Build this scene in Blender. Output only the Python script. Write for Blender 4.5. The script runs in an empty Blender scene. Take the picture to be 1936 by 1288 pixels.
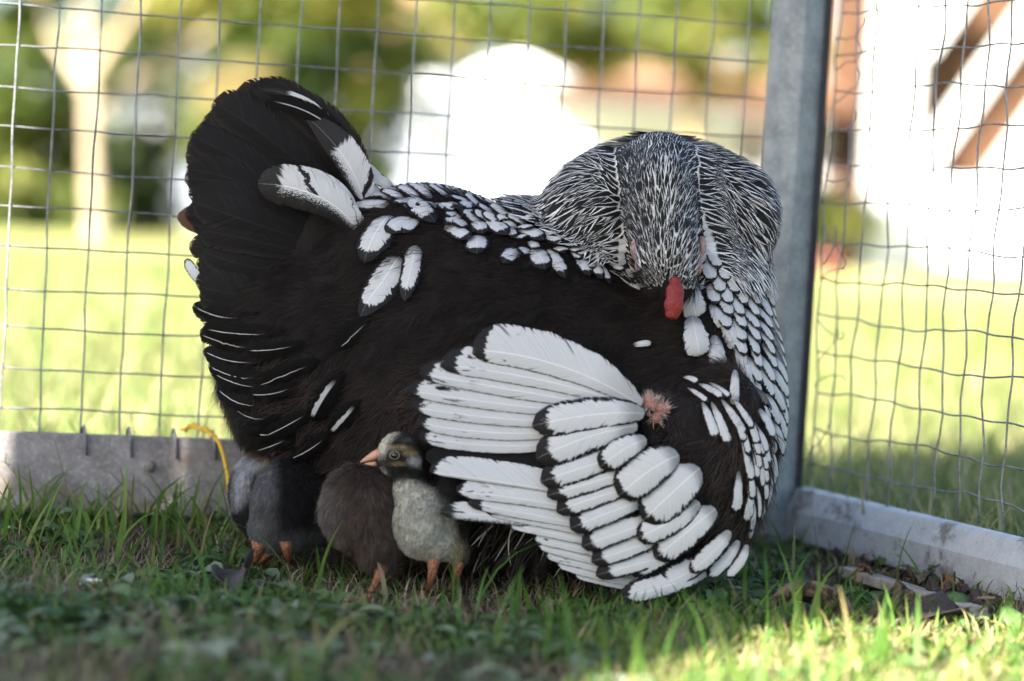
import bpy, bmesh, math, random
import numpy as np
from mathutils import Vector, Matrix
from mathutils.bvhtree import BVHTree

rng = np.random.default_rng(7)
random.seed(7)
SC = bpy.context.scene
COL = SC.collection
R = math.radians

# ---------------------------------------------------------------- camera, world, sun, exposure
F = 4800.0                 # focal length in photograph pixels (1936 wide)
CAM_H = 0.218
HORIZON = 420.0
PITCH = math.atan((644 - HORIZON) / F)
ROLL = R(3.35)
D0 = 1.455                 # distance of the near side of the hen
S = D0 / F                 # metres per photo pixel at that distance

cam_d = bpy.data.cameras.new('camera')
cam = bpy.data.objects.new('camera', cam_d)
COL.objects.link(cam)
SC.camera = cam
CAMR = (Matrix.Rotation(R(90) - PITCH, 3, 'X') @ Matrix.Rotation(ROLL, 3, 'Z'))
CAML = Vector((0, 0, CAM_H))
cam.matrix_world = Matrix.Translation(CAML) @ CAMR.to_4x4()
cam_d.sensor_width = 36.0
cam_d.lens = F / 1936 * 36
cam_d.clip_start = 0.05
cam_d.clip_end = 500
cam_d.dof.use_dof = True
cam_d.dof.focus_distance = 1.495
cam_d.dof.aperture_fstop = 3.9
cam_d.dof.aperture_blades = 0

SUN_EL = R(40)
SUN_DIR = Vector((0.66 * math.cos(SUN_EL), 0.75 * math.cos(SUN_EL), -math.sin(SUN_EL))).normalized()
world = bpy.data.worlds.new('World')
SC.world = world
world.use_nodes = True
wn = world.node_tree
wn.nodes.clear()
sky = wn.nodes.new('ShaderNodeTexSky')
sky.sky_type = 'NISHITA'
sky.sun_disc = False
sky.sun_elevation = SUN_EL
sky.sun_rotation = math.atan2(-SUN_DIR.x, -SUN_DIR.y)
sky.air_density = 1.0
sky.dust_density = 1.6
sky.ozone_density = 1.0
bg = wn.nodes.new('ShaderNodeBackground')
bg.inputs[1].default_value = 0.050
wo = wn.nodes.new('ShaderNodeOutputWorld')
wn.links.new(sky.outputs[0], bg.inputs[0])
wn.links.new(bg.outputs[0], wo.inputs[0])

sun_d = bpy.data.lights.new('sun', 'SUN')
sun_d.energy = 5.0
sun_d.angle = R(0.53)
sun_d.color = (1.0, 0.93, 0.82)
sun = bpy.data.objects.new('sun', sun_d)
COL.objects.link(sun)
sun.rotation_euler = SUN_DIR.to_track_quat('-Z', 'Y').to_euler()
sun.location = (-3, -3, 6)

SC.view_settings.view_transform = 'Standard'
SC.view_settings.look = 'None'
SC.view_settings.gamma = 1.0
SC.view_settings.exposure = 3.1
SC.cycles.use_denoising = True
SC.cycles.max_bounces = 8
SC.cycles.transparent_max_bounces = 24

# ---------------------------------------------------------------- pixel <-> world helpers
CR = np.array(CAMR)
CL = np.array(CAML)

def Wd(px, py, d):
    """point on the ray through a photograph pixel at camera depth d (metres)"""
    c = np.stack([(np.asarray(px, float) - 968) / F * d, -(np.asarray(py, float) - 644) / F * d,
                  -np.ones_like(np.asarray(px, float)) * d], -1)
    return c @ CR.T + CL

def W(px, py, dz=0.0):
    """same, with depth given in photo pixels behind the hen's near side"""
    return Wd(px, py, D0 + np.asarray(dz, float) * S)

def proj(p):
    c = (np.asarray(p, float) - CL) @ CR
    d = -c[..., 2]
    return c[..., 0] / d * F + 968, -c[..., 1] / d * F + 644, (d - D0) / S

def V3(a):
    return Vector((float(a[0]), float(a[1]), float(a[2])))

def sstep(a, b, x):
    t = np.clip((np.asarray(x, float) - a) / (b - a), 0, 1)
    return t * t * (3 - 2 * t)

def unit(v):
    v = np.asarray(v, float)
    return v / np.maximum(np.linalg.norm(v, axis=-1, keepdims=True), 1e-12)

AX = CR[:, 0]        # camera right in the world
AY = -CR[:, 1]       # camera down
AZ = -CR[:, 2]       # camera forward

# ---------------------------------------------------------------- scene helpers
def tag(o, label=None, cat=None, group=None, kind=None):
    if label: o['label'] = label
    if cat: o['category'] = cat
    if group: o['group'] = group
    if kind: o['kind'] = kind
    return o

def empty(name, loc=(0, 0, 0)):
    o = bpy.data.objects.new(name, None)
    o.location = loc
    o.empty_display_size = 0.02
    COL.objects.link(o)
    return o

def link(name, me, mat=None, parent=None, smooth=True):
    o = bpy.data.objects.new(name, me)
    COL.objects.link(o)
    if mat is not None and len(me.materials) == 0:
        me.materials.append(mat)
    if smooth and isinstance(me, bpy.types.Mesh) and len(me.polygons):
        me.polygons.foreach_set('use_smooth', [True] * len(me.polygons))
    if parent is not None:
        o.parent = parent
        if parent.parent is None and parent.type == 'EMPTY':
            o.matrix_parent_inverse = Matrix.Translation(-Vector(parent.location))
    return o

def mesh_np(name, verts, faces, uv=None, attrs=None):
    """verts (n,3), faces (m,k) arrays -> mesh; uv per vertex, attrs dict name-> per vertex float or colour"""
    me = bpy.data.meshes.new(name)
    verts = np.ascontiguousarray(verts, dtype=np.float32)
    faces = np.ascontiguousarray(faces, dtype=np.int32)
    m, k = faces.shape
    me.vertices.add(len(verts))
    me.vertices.foreach_set('co', verts.ravel())
    me.loops.add(m * k)
    me.loops.foreach_set('vertex_index', faces.ravel())
    me.polygons.add(m)
    me.polygons.foreach_set('loop_start', np.arange(m, dtype=np.int32) * k)
    me.update(calc_edges=True)
    if uv is not None:
        l = me.uv_layers.new(name='UVMap')
        l.data.foreach_set('uv', np.asarray(uv, np.float32)[faces.ravel()].ravel())
    for nme, arr in (attrs or {}).items():
        arr = np.asarray(arr, np.float32)
        if arr.ndim == 1:
            a = me.attributes.new(nme, 'FLOAT', 'POINT')
            a.data.foreach_set('value', arr)
        else:
            a = me.attributes.new(nme, 'FLOAT_COLOR', 'POINT')
            a.data.foreach_set('color', arr.ravel())
    return me

class MB:
    """collects simple solids into one mesh"""
    def __init__(s):
        s.v = []; s.f = []
    def quad_box(s, corners):
        """corners: 8 points, bottom ring 0-3 and top ring 4-7"""
        n = len(s.v)
        s.v += [tuple(map(float, c)) for c in corners]
        for q in ((3, 2, 1, 0), (4, 5, 6, 7), (0, 1, 5, 4), (1, 2, 6, 5), (2, 3, 7, 6), (3, 0, 4, 7)):
            s.f.append(tuple(n + i for i in q))
        return s
    def box(s, c, sx, sy, sz, rz=0.0):
        ca, sa = math.cos(rz), math.sin(rz)
        cs = []
        for z in (-sz / 2, sz / 2):
            for x, y in ((-sx / 2, -sy / 2), (sx / 2, -sy / 2), (sx / 2, sy / 2), (-sx / 2, sy / 2)):
                cs.append((c[0] + x * ca - y * sa, c[1] + x * sa + y * ca, c[2] + z))
        return s.quad_box(cs)
    def tube(s, pts, rad, n=8, caps=True):
        pts = [np.asarray(p, float) for p in pts]
        rad = rad if hasattr(rad, '__len__') else [rad] * len(pts)
        base = len(s.v)
        prev = None
        for i, p in enumerate(pts):
            t = unit(pts[min(i + 1, len(pts) - 1)] - pts[max(i - 1, 0)])
            if prev is None:
                a = np.cross(t, (0, 0, 1.0))
                if np.linalg.norm(a) < 1e-3: a = np.cross(t, (1.0, 0, 0))
                a = unit(a)
            else:
                a = unit(prev - t * np.dot(prev, t))
            prev = a
            b = np.cross(t, a)
            for k in range(n):
                q = 2 * math.pi * k / n
                s.v.append(tuple(p + rad[i] * (math.cos(q) * a + math.sin(q) * b)))
        for i in range(len(pts) - 1):
            for k in range(n):
                s.f.append((base + i * n + k, base + i * n + (k + 1) % n, base + (i + 1) * n + (k + 1) % n, base + (i + 1) * n + k))
        if caps:
            s.f.append(tuple(base + k for k in reversed(range(n))))
            s.f.append(tuple(base + (len(pts) - 1) * n + k for k in range(n)))
        return s
    def build(s, name, mat, parent=None, smooth=False, bevel=0.0):
        me = bpy.data.meshes.new(name)
        me.from_pydata(s.v, [], s.f)
        if bevel > 0:
            bm = bmesh.new(); bm.from_mesh(me)
            bmesh.ops.bevel(bm, geom=[e for e in bm.edges if len(e.link_faces) == 2 and e.calc_face_angle(0) > 0.5], offset=bevel, segments=2, profile=0.6, affect='EDGES')
            bm.to_mesh(me); bm.free()
        me.update()
        return link(name, me, mat, parent, smooth)

# ---------------------------------------------------------------- material helpers
class NT:
    def __init__(s, name):
        s.m = bpy.data.materials.new(name)
        s.m.use_nodes = True
        s.t = s.m.node_tree
        s.t.nodes.clear()
        s.out = s.t.nodes.new('ShaderNodeOutputMaterial')
    def n(s, ty, ins=None, **props):
        nd = s.t.nodes.new('ShaderNode' + ty)
        for k, v in props.items():
            setattr(nd, k, v)
        for k, v in (ins or {}).items():
            s.set(nd.inputs[k], v)
        return nd
    def set(s, sock, v):
        if isinstance(v, bpy.types.NodeSocket):
            s.t.links.new(v, sock)
        elif isinstance(v, bpy.types.Node):
            s.t.links.new(v.outputs[0], sock)
        elif isinstance(v, (tuple, list)) and len(v) == 3 and sock.type == 'RGBA':
            sock.default_value = (*v, 1)
        else:
            sock.default_value = v
    def math(s, op, a, b=0.0, c=None, clamp=False):
        nd = s.n('Math', {0: a, 1: b}, operation=op, use_clamp=clamp)
        if c is not None: s.set(nd.inputs[2], c)
        return nd.outputs[0]
    def smooth(s, x, a, b):
        nd = s.n('MapRange', {'Value': x, 'From Min': a, 'From Max': b}, interpolation_type='SMOOTHSTEP')
        return nd.outputs[0]
    def mix(s, f, a, b):
        nd = s.n('Mix', None, data_type='RGBA')
        s.set(nd.inputs[0], f); s.set(nd.inputs[6], a); s.set(nd.inputs[7], b)
        return nd.outputs[2]
    def noise(s, scale, vec=None, detail=3, rough=0.55, dim='3D'):
        nd = s.n('TexNoise', {'Scale': scale, 'Detail': detail, 'Roughness': rough}, noise_dimensions=dim)
        if vec is not None:
            s.set(nd.inputs['W' if dim == '1D' else 'Vector'], vec)
        return nd.outputs[0]
    def attr(s, name):
        return s.n('Attribute', None, attribute_name=name)
    def pos(s):
        return s.n('NewGeometry').outputs['Position']
    def uv(s):
        u = s.n('UVMap')
        x = s.n('SeparateXYZ', {0: u.outputs[0]})
        return x.outputs[0], x.outputs[1]
    def ramp(s, f, stops):
        nd = s.n('ValToRGB', {0: f})
        cr = nd.color_ramp
        while len(cr.elements) > 1: cr.elements.remove(cr.elements[-1])
        cr.elements[0].position = stops[0][0]; cr.elements[0].color = (*stops[0][1], 1)
        for p, c in stops[1:]:
            e = cr.elements.new(p); e.color = (*c, 1)
        return nd.outputs[0]
    def bump(s, h, strength=0.3, dist=0.001):
        return s.n('Bump', {'Height': h, 'Strength': strength, 'Distance': dist}).outputs[0]
    def principled(s, col, rough=0.6, spec=0.3, normal=None, metal=0.0, trans=None, trans_col=None, **kw):
        p = s.n('BsdfPrincipled', {'Base Color': col, 'Roughness': rough, 'Specular IOR Level': spec, 'Metallic': metal})
        for k, v in kw.items(): s.set(p.inputs[k.replace('_', ' ')], v)
        if normal is not None: s.set(p.inputs['Normal'], normal)
        res = p.outputs[0]
        if trans:
            t = s.n('BsdfTranslucent', {'Color': trans_col if trans_col is not None else col})
            if normal is not None: s.set(t.inputs['Normal'], normal)
            mx = s.n('MixShader', {0: trans, 1: res, 2: t.outputs[0]})
            res = mx.outputs[0]
        s.t.links.new(res, s.out.inputs[0])
        return s.m

def simple(name, col, rough=0.6, spec=0.3, metal=0.0, nscale=40.0, namt=0.25, bump=0.2, bdist=0.001, trans=None):
    t = NT(name)
    nz = t.noise(nscale, t.pos(), 4)
    dark = tuple(c * (1 - namt) for c in col); lite = tuple(min(1, c * (1 + namt)) for c in col)
    c = t.mix(t.smooth(nz, 0.3, 0.7), dark, lite)
    return t.principled(c, rough, spec, t.bump(nz, bump, bdist), metal, trans)

# ---- feather materials: u runs along the shaft (0 root, 1 tip), v across
def feather_mat(name, style):
    t = NT(name)
    u, v = t.uv()
    rnd = t.attr('rnd').outputs['Fac']
    sv = t.math('SUBTRACT', t.math('MULTIPLY', v, 2.0), 1.0)
    a = t.math('ABSOLUTE', sv)
    off = t.math('MULTIPLY', rnd, 57.0)
    # coordinate that stays constant along one barb (barbs sweep forward from the shaft)
    barb = t.math('SUBTRACT', u, t.math('MULTIPLY', a, 0.16))
    barbw = t.math('ADD', t.math('ADD', barb, off), t.math('MULTIPLY', t.math('SIGN', sv), 3.7))
    fine = t.noise(150.0, barbw, 2, 0.6, '1D')
    coarse = t.noise(26.0, barbw, 3, 0.6, '1D')
    comb = t.n('CombineXYZ', {0: t.math('ADD', t.math('MULTIPLY', u, 2.2), off), 1: v, 2: off}).outputs[0]
    blot = t.noise(5.0, comb, 4, 0.6)
    blot2 = t.noise(34.0, comb, 3, 0.65)
    jag = t.math('SUBTRACT', coarse, 0.5)
    rim = t.attr('rim').outputs['Fac']
    tip = t.attr('tip').outputs['Fac']
    shaft = t.math('SUBTRACT', 1.0, t.smooth(a, 0.010, 0.034))
    white = t.mix(t.smooth(fine, 0.25, 0.75), (0.40, 0.40, 0.405), (0.68, 0.68, 0.67))
    white = t.mix(t.math('MULTIPLY', t.smooth(blot, 0.45, 0.75), 0.35), white, (0.66, 0.62, 0.54))
    white = t.mix(t.math('MULTIPLY', t.smooth(coarse, 0.55, 0.8), 0.45), white, (0.42, 0.41, 0.42))
    white = t.mix(t.math('MULTIPLY', rnd, 0.30), white, (0.56, 0.54, 0.51))
    slit = t.math('MULTIPLY', t.smooth(t.noise(19.0, t.math('ADD', barbw, 11.0), 2, 0.5, '1D'), 0.675, 0.70), t.smooth(t.math('ADD', a, t.math('MULTIPLY', blot, 0.5)), 0.70, 1.05))
    white = t.mix(t.math('MULTIPLY', slit, 0.8), white, (0.05, 0.045, 0.045))
    black = t.mix(t.smooth(fine, 0.3, 0.8), (0.003, 0.0027, 0.0027), (0.010, 0.0087, 0.0083))
    rough, spec, tr, trc = 0.55, 0.25, 0.12, None
    if style == 'laced':
        aa = t.math('ADD', t.math('ADD', a, t.math('MULTIPLY', jag, 0.42)), t.math('MULTIPLY', t.math('SUBTRACT', blot, 0.5), 0.5))
        uu = t.math('ADD', t.math('ADD', t.math('ADD', u, t.math('MULTIPLY', t.math('SUBTRACT', blot, 0.5), 0.12)), t.math('MULTIPLY', jag, 0.13)), t.math('MULTIPLY', t.math('POWER', a, 2.0), 0.10))
        ma = t.smooth(aa, t.math('SUBTRACT', 1.0, rim), t.math('SUBTRACT', 1.06, rim))
        mu = t.smooth(uu, t.math('SUBTRACT', 1.0, tip), t.math('SUBTRACT', 1.03, tip))
        m = t.math('MAXIMUM', ma, mu)
        root = t.math('SUBTRACT', 1.0, t.smooth(t.math('ADD', u, t.math('MULTIPLY', jag, 0.12)), 0.08, 0.30))
        m = t.math('MAXIMUM', m, t.math('MULTIPLY', root, 0.55))
        sp = t.math('MULTIPLY', t.smooth(blot2, 0.70, 0.73), t.smooth(rnd, 0.55, 0.6))
        m = t.math('MAXIMUM', m, t.math('MULTIPLY', sp, t.smooth(u, 0.5, 0.6)))
        col = t.mix(m, white, black)
        col = t.mix(t.math('MULTIPLY', shaft, t.math('SUBTRACT', 0.8, t.math('MULTIPLY', m, 0.6))), col, (0.80, 0.79, 0.75))
    elif style == 'primary':
        mu = t.smooth(t.math('ADD', t.math('ADD', u, t.math('MULTIPLY', jag, 0.06)), t.math('MULTIPLY', t.math('POWER', a, 2.0), 0.035)), t.math('SUBTRACT', 1.0, tip), t.math('SUBTRACT', 1.012, tip))
        lo = t.smooth(t.math('ADD', v, t.math('MULTIPLY', jag, 0.10)), t.math('SUBTRACT', 1.0, rim), t.math('SUBTRACT', 1.03, rim))
        spot = t.math('MULTIPLY', t.smooth(blot, 0.60, 0.64), t.smooth(u, 0.72, 0.86))
        spot = t.math('MULTIPLY', spot, t.smooth(rnd, 0.3, 0.35))
        m = t.math('MAXIMUM', t.math('MAXIMUM', mu, lo), spot)
        root = t.math('SUBTRACT', 1.0, t.smooth(u, 0.05, 0.35))
        m = t.math('MAXIMUM', m, t.math('MULTIPLY', root, 0.35))
        col = t.mix(m, white, black)
        col = t.mix(t.math('MULTIPLY', shaft, t.math('SUBTRACT', 0.8, t.math('MULTIPLY', mu, 0.78))), col, (0.82, 0.80, 0.74))
    elif style == 'black':
        ed = t.math('MULTIPLY', t.smooth(a, 0.5, 1.0), t.smooth(coarse, 0.35, 0.75))  # grey sheen on barbs and vane edges is painted into the colour
        col = t.mix(t.math('MULTIPLY', ed, 0.6), black, (0.020, 0.015, 0.012))
        col = t.mix(t.math('MULTIPLY', t.smooth(v, 0.78, 0.99), 0.7), col, (0.024, 0.020, 0.018))
        col = t.mix(t.math('MULTIPLY', t.smooth(coarse, 0.5, 0.8), 0.6), col, (0.013, 0.0115, 0.011))
        col = t.mix(t.math('MULTIPLY', shaft, 0.35), col, (0.04, 0.036, 0.032))
        rough, spec, tr, trc = 0.42, 0.10, 0.08, (0.16, 0.075, 0.03)
    elif style == 'brown':
        col = t.mix(t.smooth(coarse, 0.3, 0.7), (0.010, 0.006, 0.004), (0.045, 0.020, 0.009))
        rough, spec, tr, trc = 0.5, 0.15, t.math('MULTIPLY', t.smooth(coarse, 0.3, 0.7), 0.16), (0.22, 0.09, 0.03)
    elif style == 'streak':
        sh = t.math('SUBTRACT', 1.0, t.smooth(t.math('ABSOLUTE', t.math('SUBTRACT', sv, t.math('MULTIPLY', t.math('SUBTRACT', rnd, 0.5), 0.5))), t.math('MULTIPLY', rim, 0.6), rim))
        sh = t.math('MULTIPLY', sh, t.math('MULTIPLY', t.smooth(u, 0.22, 0.5), t.math('SUBTRACT', 1.0, t.smooth(u, 0.88, 0.96))))
        col = t.mix(sh, black, (0.52, 0.52, 0.51))
        rough, spec, tr, trc = 0.65, 0.08, 0.16, (0.10, 0.09, 0.03)
    elif style == 'tailmix':
        # white outer vane near the root, barred and mottled towards a black tip
        m1 = t.smooth(t.math('ADD', u, t.math('MULTIPLY', jag, 0.12)), t.math('SUBTRACT', 1.0, tip), t.math('SUBTRACT', 1.04, tip))
        low = t.smooth(t.math('ADD', t.math('ADD', sv, t.math('MULTIPLY', t.math('SUBTRACT', blot2, 0.5), 2.0)), t.math('MULTIPLY', jag, 0.2)), t.math('SUBTRACT', rim, 0.08), t.math('ADD', rim, 0.08))
        bar = t.math('MULTIPLY', t.smooth(t.noise(3.2, t.math('ADD', barbw, t.math('MULTIPLY', blot, 0.25)), 2, 0.7, '1D'), 0.585, 0.62), t.math('SUBTRACT', 1.0, t.smooth(sv, 0.0, 0.5)))
        m = t.math('MAXIMUM', t.math('MAXIMUM', m1, low), bar)
        col = t.mix(m, white, black)
        col = t.mix(t.math('MULTIPLY', shaft, t.math('SUBTRACT', 0.85, t.math('MULTIPLY', m1, 0.7))), col, (0.8, 0.79, 0.76))
        rough = 0.45
    elif style == 'hackle':
        aa = t.math('ADD', a, t.math('MULTIPLY', jag, 0.35))
        core = t.math('SUBTRACT', 1.0, t.smooth(aa, t.math('SUBTRACT', 1.0, rim), t.math('SUBTRACT', 1.18, rim)))
        core = t.math('MULTIPLY', core, t.smooth(t.math('ADD', u, t.math('MULTIPLY', jag, 0.1)), t.math('SUBTRACT', 1.0, tip), t.math('SUBTRACT', 1.10, tip)))
        col = t.mix(core, t.mix(t.smooth(rnd, 0.2, 0.9), (0.58, 0.58, 0.57), (0.84, 0.84, 0.82)), black)
    bmp = t.bump(t.math('ADD', t.math('MULTIPLY', fine, 0.5), t.math('MULTIPLY', coarse, 0.6)), 0.45, 0.0008)
    mat = t.principled(col, rough, spec, bmp, 0.0, tr, trc)
    # barbs part at the margin and leave real gaps
    fr_n = t.noise(48.0 if style != 'hackle' else 14.0, t.math('ADD', barbw, 5.0), 2, 0.6, '1D')
    ee = t.math('ADD', t.math('MAXIMUM', a, t.math('ADD', t.math('MULTIPLY', t.math('SUBTRACT', u, 0.86), 5.0), 0.28)), t.math('MULTIPLY', t.math('SUBTRACT', fr_n, 0.5), 1.0 if style in ('streak', 'black') else 0.75))
    gap = t.smooth(ee, 1.0, 1.03)
    old = t.out.inputs[0].links[0].from_socket
    tp_ = t.n('BsdfTransparent')
    mx_ = t.n('MixShader', {0: gap, 1: old, 2: tp_.outputs[0]})
    t.t.links.new(mx_.outputs[0], t.out.inputs[0])
    return mat

M = {}
for st in ('laced', 'primary', 'black', 'streak', 'tailmix', 'hackle', 'brown'):
    M[st] = feather_mat('feather_' + st, st)

def strand_mat():
    t = NT('down_strands')
    c = t.attr('strand').outputs['Color']
    return t.principled(c, 0.65, 0.15)
M['down'] = strand_mat()

# ================================================================ THE SETTING
# fence lines on the ground plan
CORNER = Wd(1500, 985, 1.74)[:2]
LEFT = Wd(0, 985, 1.615)[:2]
LDIR = unit(CORNER - LEFT)
LANG = math.atan2(LDIR[1], LDIR[0])
RIGHT = Wd(1936, 1130, 1.50)[:2]
RDIR = unit(RIGHT - CORNER)
RANG = math.atan2(RDIR[1], RDIR[0])

def fence_y(x):
    x = np.asarray(x, float)
    yl = CORNER[1] + (x - CORNER[0]) * LDIR[1] / LDIR[0]
    yr = CORNER[1] + (x - CORNER[0]) * RDIR[1] / RDIR[0]
    return np.minimum(yl, yr)

def vnoise(x, y, seed=0):
    """cheap smooth value noise"""
    def h(i, j):
        n = np.sin(i * 127.1 + j * 311.7 + seed * 74.7) * 43758.5453
        return n - np.floor(n)
    xi, yi = np.floor(x), np.floor(y)
    fx, fy = x - xi, y - yi
    fx, fy = fx * fx * (3 - 2 * fx), fy * fy * (3 - 2 * fy)
    return (h(xi, yi) * (1 - fx) + h(xi + 1, yi) * fx) * (1 - fy) + (h(xi, yi + 1) * (1 - fx) + h(xi + 1, yi + 1) * fx) * fy

def gz(x, y):
    x = np.asarray(x, float); y = np.asarray(y, float)
    g = fence_y(x) - y
    z = 0.012 * (1 - sstep(0.0, 0.16, g))
    near = 1 - sstep(3.0, 6.0, y)
    z = z + near * (0.006 * (vnoise(x * 9, y * 9, 1) - 0.5) + 0.004 * (vnoise(x * 25, y * 25, 2) - 0.5))
    return z

def axis(lo, hi, f0, f1, step, growth):
    a = list(np.arange(f0, f1 + 1e-6, step))
    st = step; p = f1
    while p < hi:
        st *= growth; p += st; a.append(min(p, hi))
    st = step; p = f0; b = []
    while p > lo:
        st *= growth; p -= st; b.append(max(p, lo))
    return np.array(b[::-1] + a)

gx = axis(-150, 150, -0.7, 0.7, 0.012, 1.22)
gy = axis(-40, 320, 0.9, 2.4, 0.012, 1.22)
GX, GY = np.meshgrid(gx, gy)
gv = np.stack([GX, GY, gz(GX, GY)], -1).reshape(-1, 3)
nx, ny = len(gx), len(gy)
ii = (np.arange(ny - 1)[:, None] * nx + np.arange(nx - 1)[None, :]).ravel()
gf = np.stack([ii, ii + 1, ii + nx + 1, ii + nx], -1)

t = NT('soil_and_turf')
p = t.pos()
n1 = t.noise(14, p, 5, 0.6); n2 = t.noise(160, p, 4, 0.65); n3 = t.noise(1.3, p, 4, 0.6)
soil = t.ramp(n2, [(0.25, (0.018, 0.012, 0.008)), (0.5, (0.06, 0.043, 0.030)), (0.78, (0.17, 0.135, 0.10))])
sx = t.n('SeparateXYZ', {0: p})
turf = t.ramp(n3, [(0.3, (0.13, 0.17, 0.035)), (0.5, (0.21, 0.225, 0.085)), (0.72, (0.30, 0.28, 0.13))])
turf = t.mix(t.math('MULTIPLY', t.smooth(n1, 0.35, 0.7), 0.5), turf, (0.11, 0.165, 0.03))
turf = t.mix(t.math('MULTIPLY', t.smooth(t.noise(0.35, p, 3), 0.45, 0.62), 0.6), turf, (0.34, 0.29, 0.13))
far = t.smooth(sx.outputs[1], 1.75, 3.2)
M['ground'] = t.principled(t.mix(far, soil, turf), 0.9, 0.1, t.bump(n2, 0.8, 0.004))
tag(link('ground', mesh_np('ground', gv, gf), M['ground']), kind='structure')

# ---------------------------------------------------------------- grass and ground cover
def blade_mat(name, cols, tr=0.45):
    t = NT(name)
    r = t.attr('rnd').outputs['Fac']
    u, v = t.uv()
    c = t.ramp(r, cols)
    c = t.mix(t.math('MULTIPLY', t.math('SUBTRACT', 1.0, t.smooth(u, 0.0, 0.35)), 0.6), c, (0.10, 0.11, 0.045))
    mid = t.math('SUBTRACT', 1.0, t.smooth(t.math('ABSOLUTE', t.math('SUBTRACT', v, 0.5)), 0.02, 0.10))
    c = t.mix(t.math('MULTIPLY', mid, 0.2), c, (0.16, 0.22, 0.09))
    return t.principled(c, 0.5, 0.3, None, 0.0, tr)
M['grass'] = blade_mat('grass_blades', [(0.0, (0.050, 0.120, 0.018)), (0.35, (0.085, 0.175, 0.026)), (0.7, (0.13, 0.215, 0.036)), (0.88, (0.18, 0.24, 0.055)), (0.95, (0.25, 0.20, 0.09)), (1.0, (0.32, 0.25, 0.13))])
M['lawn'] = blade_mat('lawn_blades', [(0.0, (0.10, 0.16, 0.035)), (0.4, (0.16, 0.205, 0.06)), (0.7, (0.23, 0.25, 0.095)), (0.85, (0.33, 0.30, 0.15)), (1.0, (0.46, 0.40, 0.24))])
M['sun_pale'] = blade_mat('sun_pale_blades', [(0.0, (0.12, 0.17, 0.03)), (0.35, (0.20, 0.23, 0.06)), (0.55, (0.30, 0.27, 0.11)), (1.0, (0.50, 0.40, 0.22))])  # straw tones carry the brightness of the sunlit patch
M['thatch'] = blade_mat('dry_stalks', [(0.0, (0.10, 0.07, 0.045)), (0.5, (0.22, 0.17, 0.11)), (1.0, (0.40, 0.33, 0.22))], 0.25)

def blades(name, x, y, length, width, bend, mat, seed=0, kind='stuff', label=None, cat=None, nseg=4, lean=None):
    r = np.random.default_rng(seed)
    n = len(x)
    z = gz(x, y) - 0.001
    base = np.stack([x, y, z], -1)
    az = r.uniform(0, 2 * np.pi, n)
    d = np.stack([np.cos(az), np.sin(az), np.zeros(n)], -1)
    if lean is not None: d = unit(d + np.asarray(lean))
    sd = np.stack([-d[:, 1], d[:, 0], np.zeros(n)], -1)
    tw = r.uniform(-0.9, 0.9, n)[:, None]
    sd = unit(sd + tw * d)
    th0 = r.uniform(0.02, 0.5, n)
    V = []; U = []
    pos = base.copy()
    for k in range(nseg + 1):
        f = k / nseg
        if k:
            th = th0 + bend * (f - 0.5 / nseg) ** 1.3
            pos = pos + (length / nseg)[:, None] * (np.sin(th)[:, None] * d + np.cos(th)[:, None] * np.array([0, 0, 1.0]))
        w = width * (1 - 0.92 * f ** 2.2) * (0.65 + 0.35 * min(1, f * 3))
        V.append(pos - sd * w[:, None] / 2); V.append(pos + sd * w[:, None] / 2)
        U.append(np.tile([f, 0.0], (n, 1))); U.append(np.tile([f, 1.0], (n, 1)))
    m = 2 * (nseg + 1)
    V = np.stack(V, 1).reshape(-1, 3); U = np.stack(U, 1).reshape(-1, 2)
    b = (np.arange(n) * m)[:, None, None]
    q = np.array([[2 * k, 2 * k + 1, 2 * k + 3, 2 * k + 2] for k in range(nseg)])[None]
    f = (b + q).reshape(-1, 4)
    o = link(name, mesh_np(name, V, f, U, {'rnd': np.repeat(r.uniform(0, 1, n), m)}), mat)
    tag(o, label, cat, kind=kind)
    return o

def scatter(n, x0, x1, y0, y1, dens, seed):
    r = np.random.default_rng(seed)
    x = r.uniform(x0, x1, n); y = r.uniform(y0, y1, n)
    k = r.uniform(0, 1, n) < dens(x, y)
    return x[k], y[k]

def bare(x, y):
    """1 where the soil is worn bare"""
    b = sstep(0.52, 0.68, vnoise(x * 14 + 3, y * 14, 5))
    c1 = Wd(545, 1130, 1.44); c2 = Wd(640, 1235, 1.28); c3 = Wd(1480, 1240, 1.30)
    c4 = Wd(760, 1135, 1.44); c5 = Wd(1530, 1185, 1.44); c6 = Wd(1730, 1195, 1.44)
    for c, rr in ((c1, 0.05), (c2, 0.05), (c3, 0.05), (c4, 0.05), (c5, 0.035), (c6, 0.04)):
        b = np.maximum(b, 0.93 * np.exp(-(((x - c[0]) / rr) ** 2 + ((y - c[1]) / (rr * 1.1)) ** 2) ** 1.0))
    g = fence_y(x) - y
    b = np.maximum(b, 0.85 * (1 - sstep(0.02, 0.09, np.abs(g - 0.035))) * sstep(0.12, 0.2, x))
    return np.clip(b, 0, 1)

def hw(y): return 0.22 * y + 0.06

inside = lambda x, y: (y < fence_y(x) - 0.004) & (np.abs(x) < hw(y))
hen_c = W(960, 1000, 300)
def under_hen(x, y):
    return np.exp(-((((x - hen_c[0]) / 0.13) ** 2 + ((y - hen_c[1]) / 0.085) ** 2) ** 3))
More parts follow.
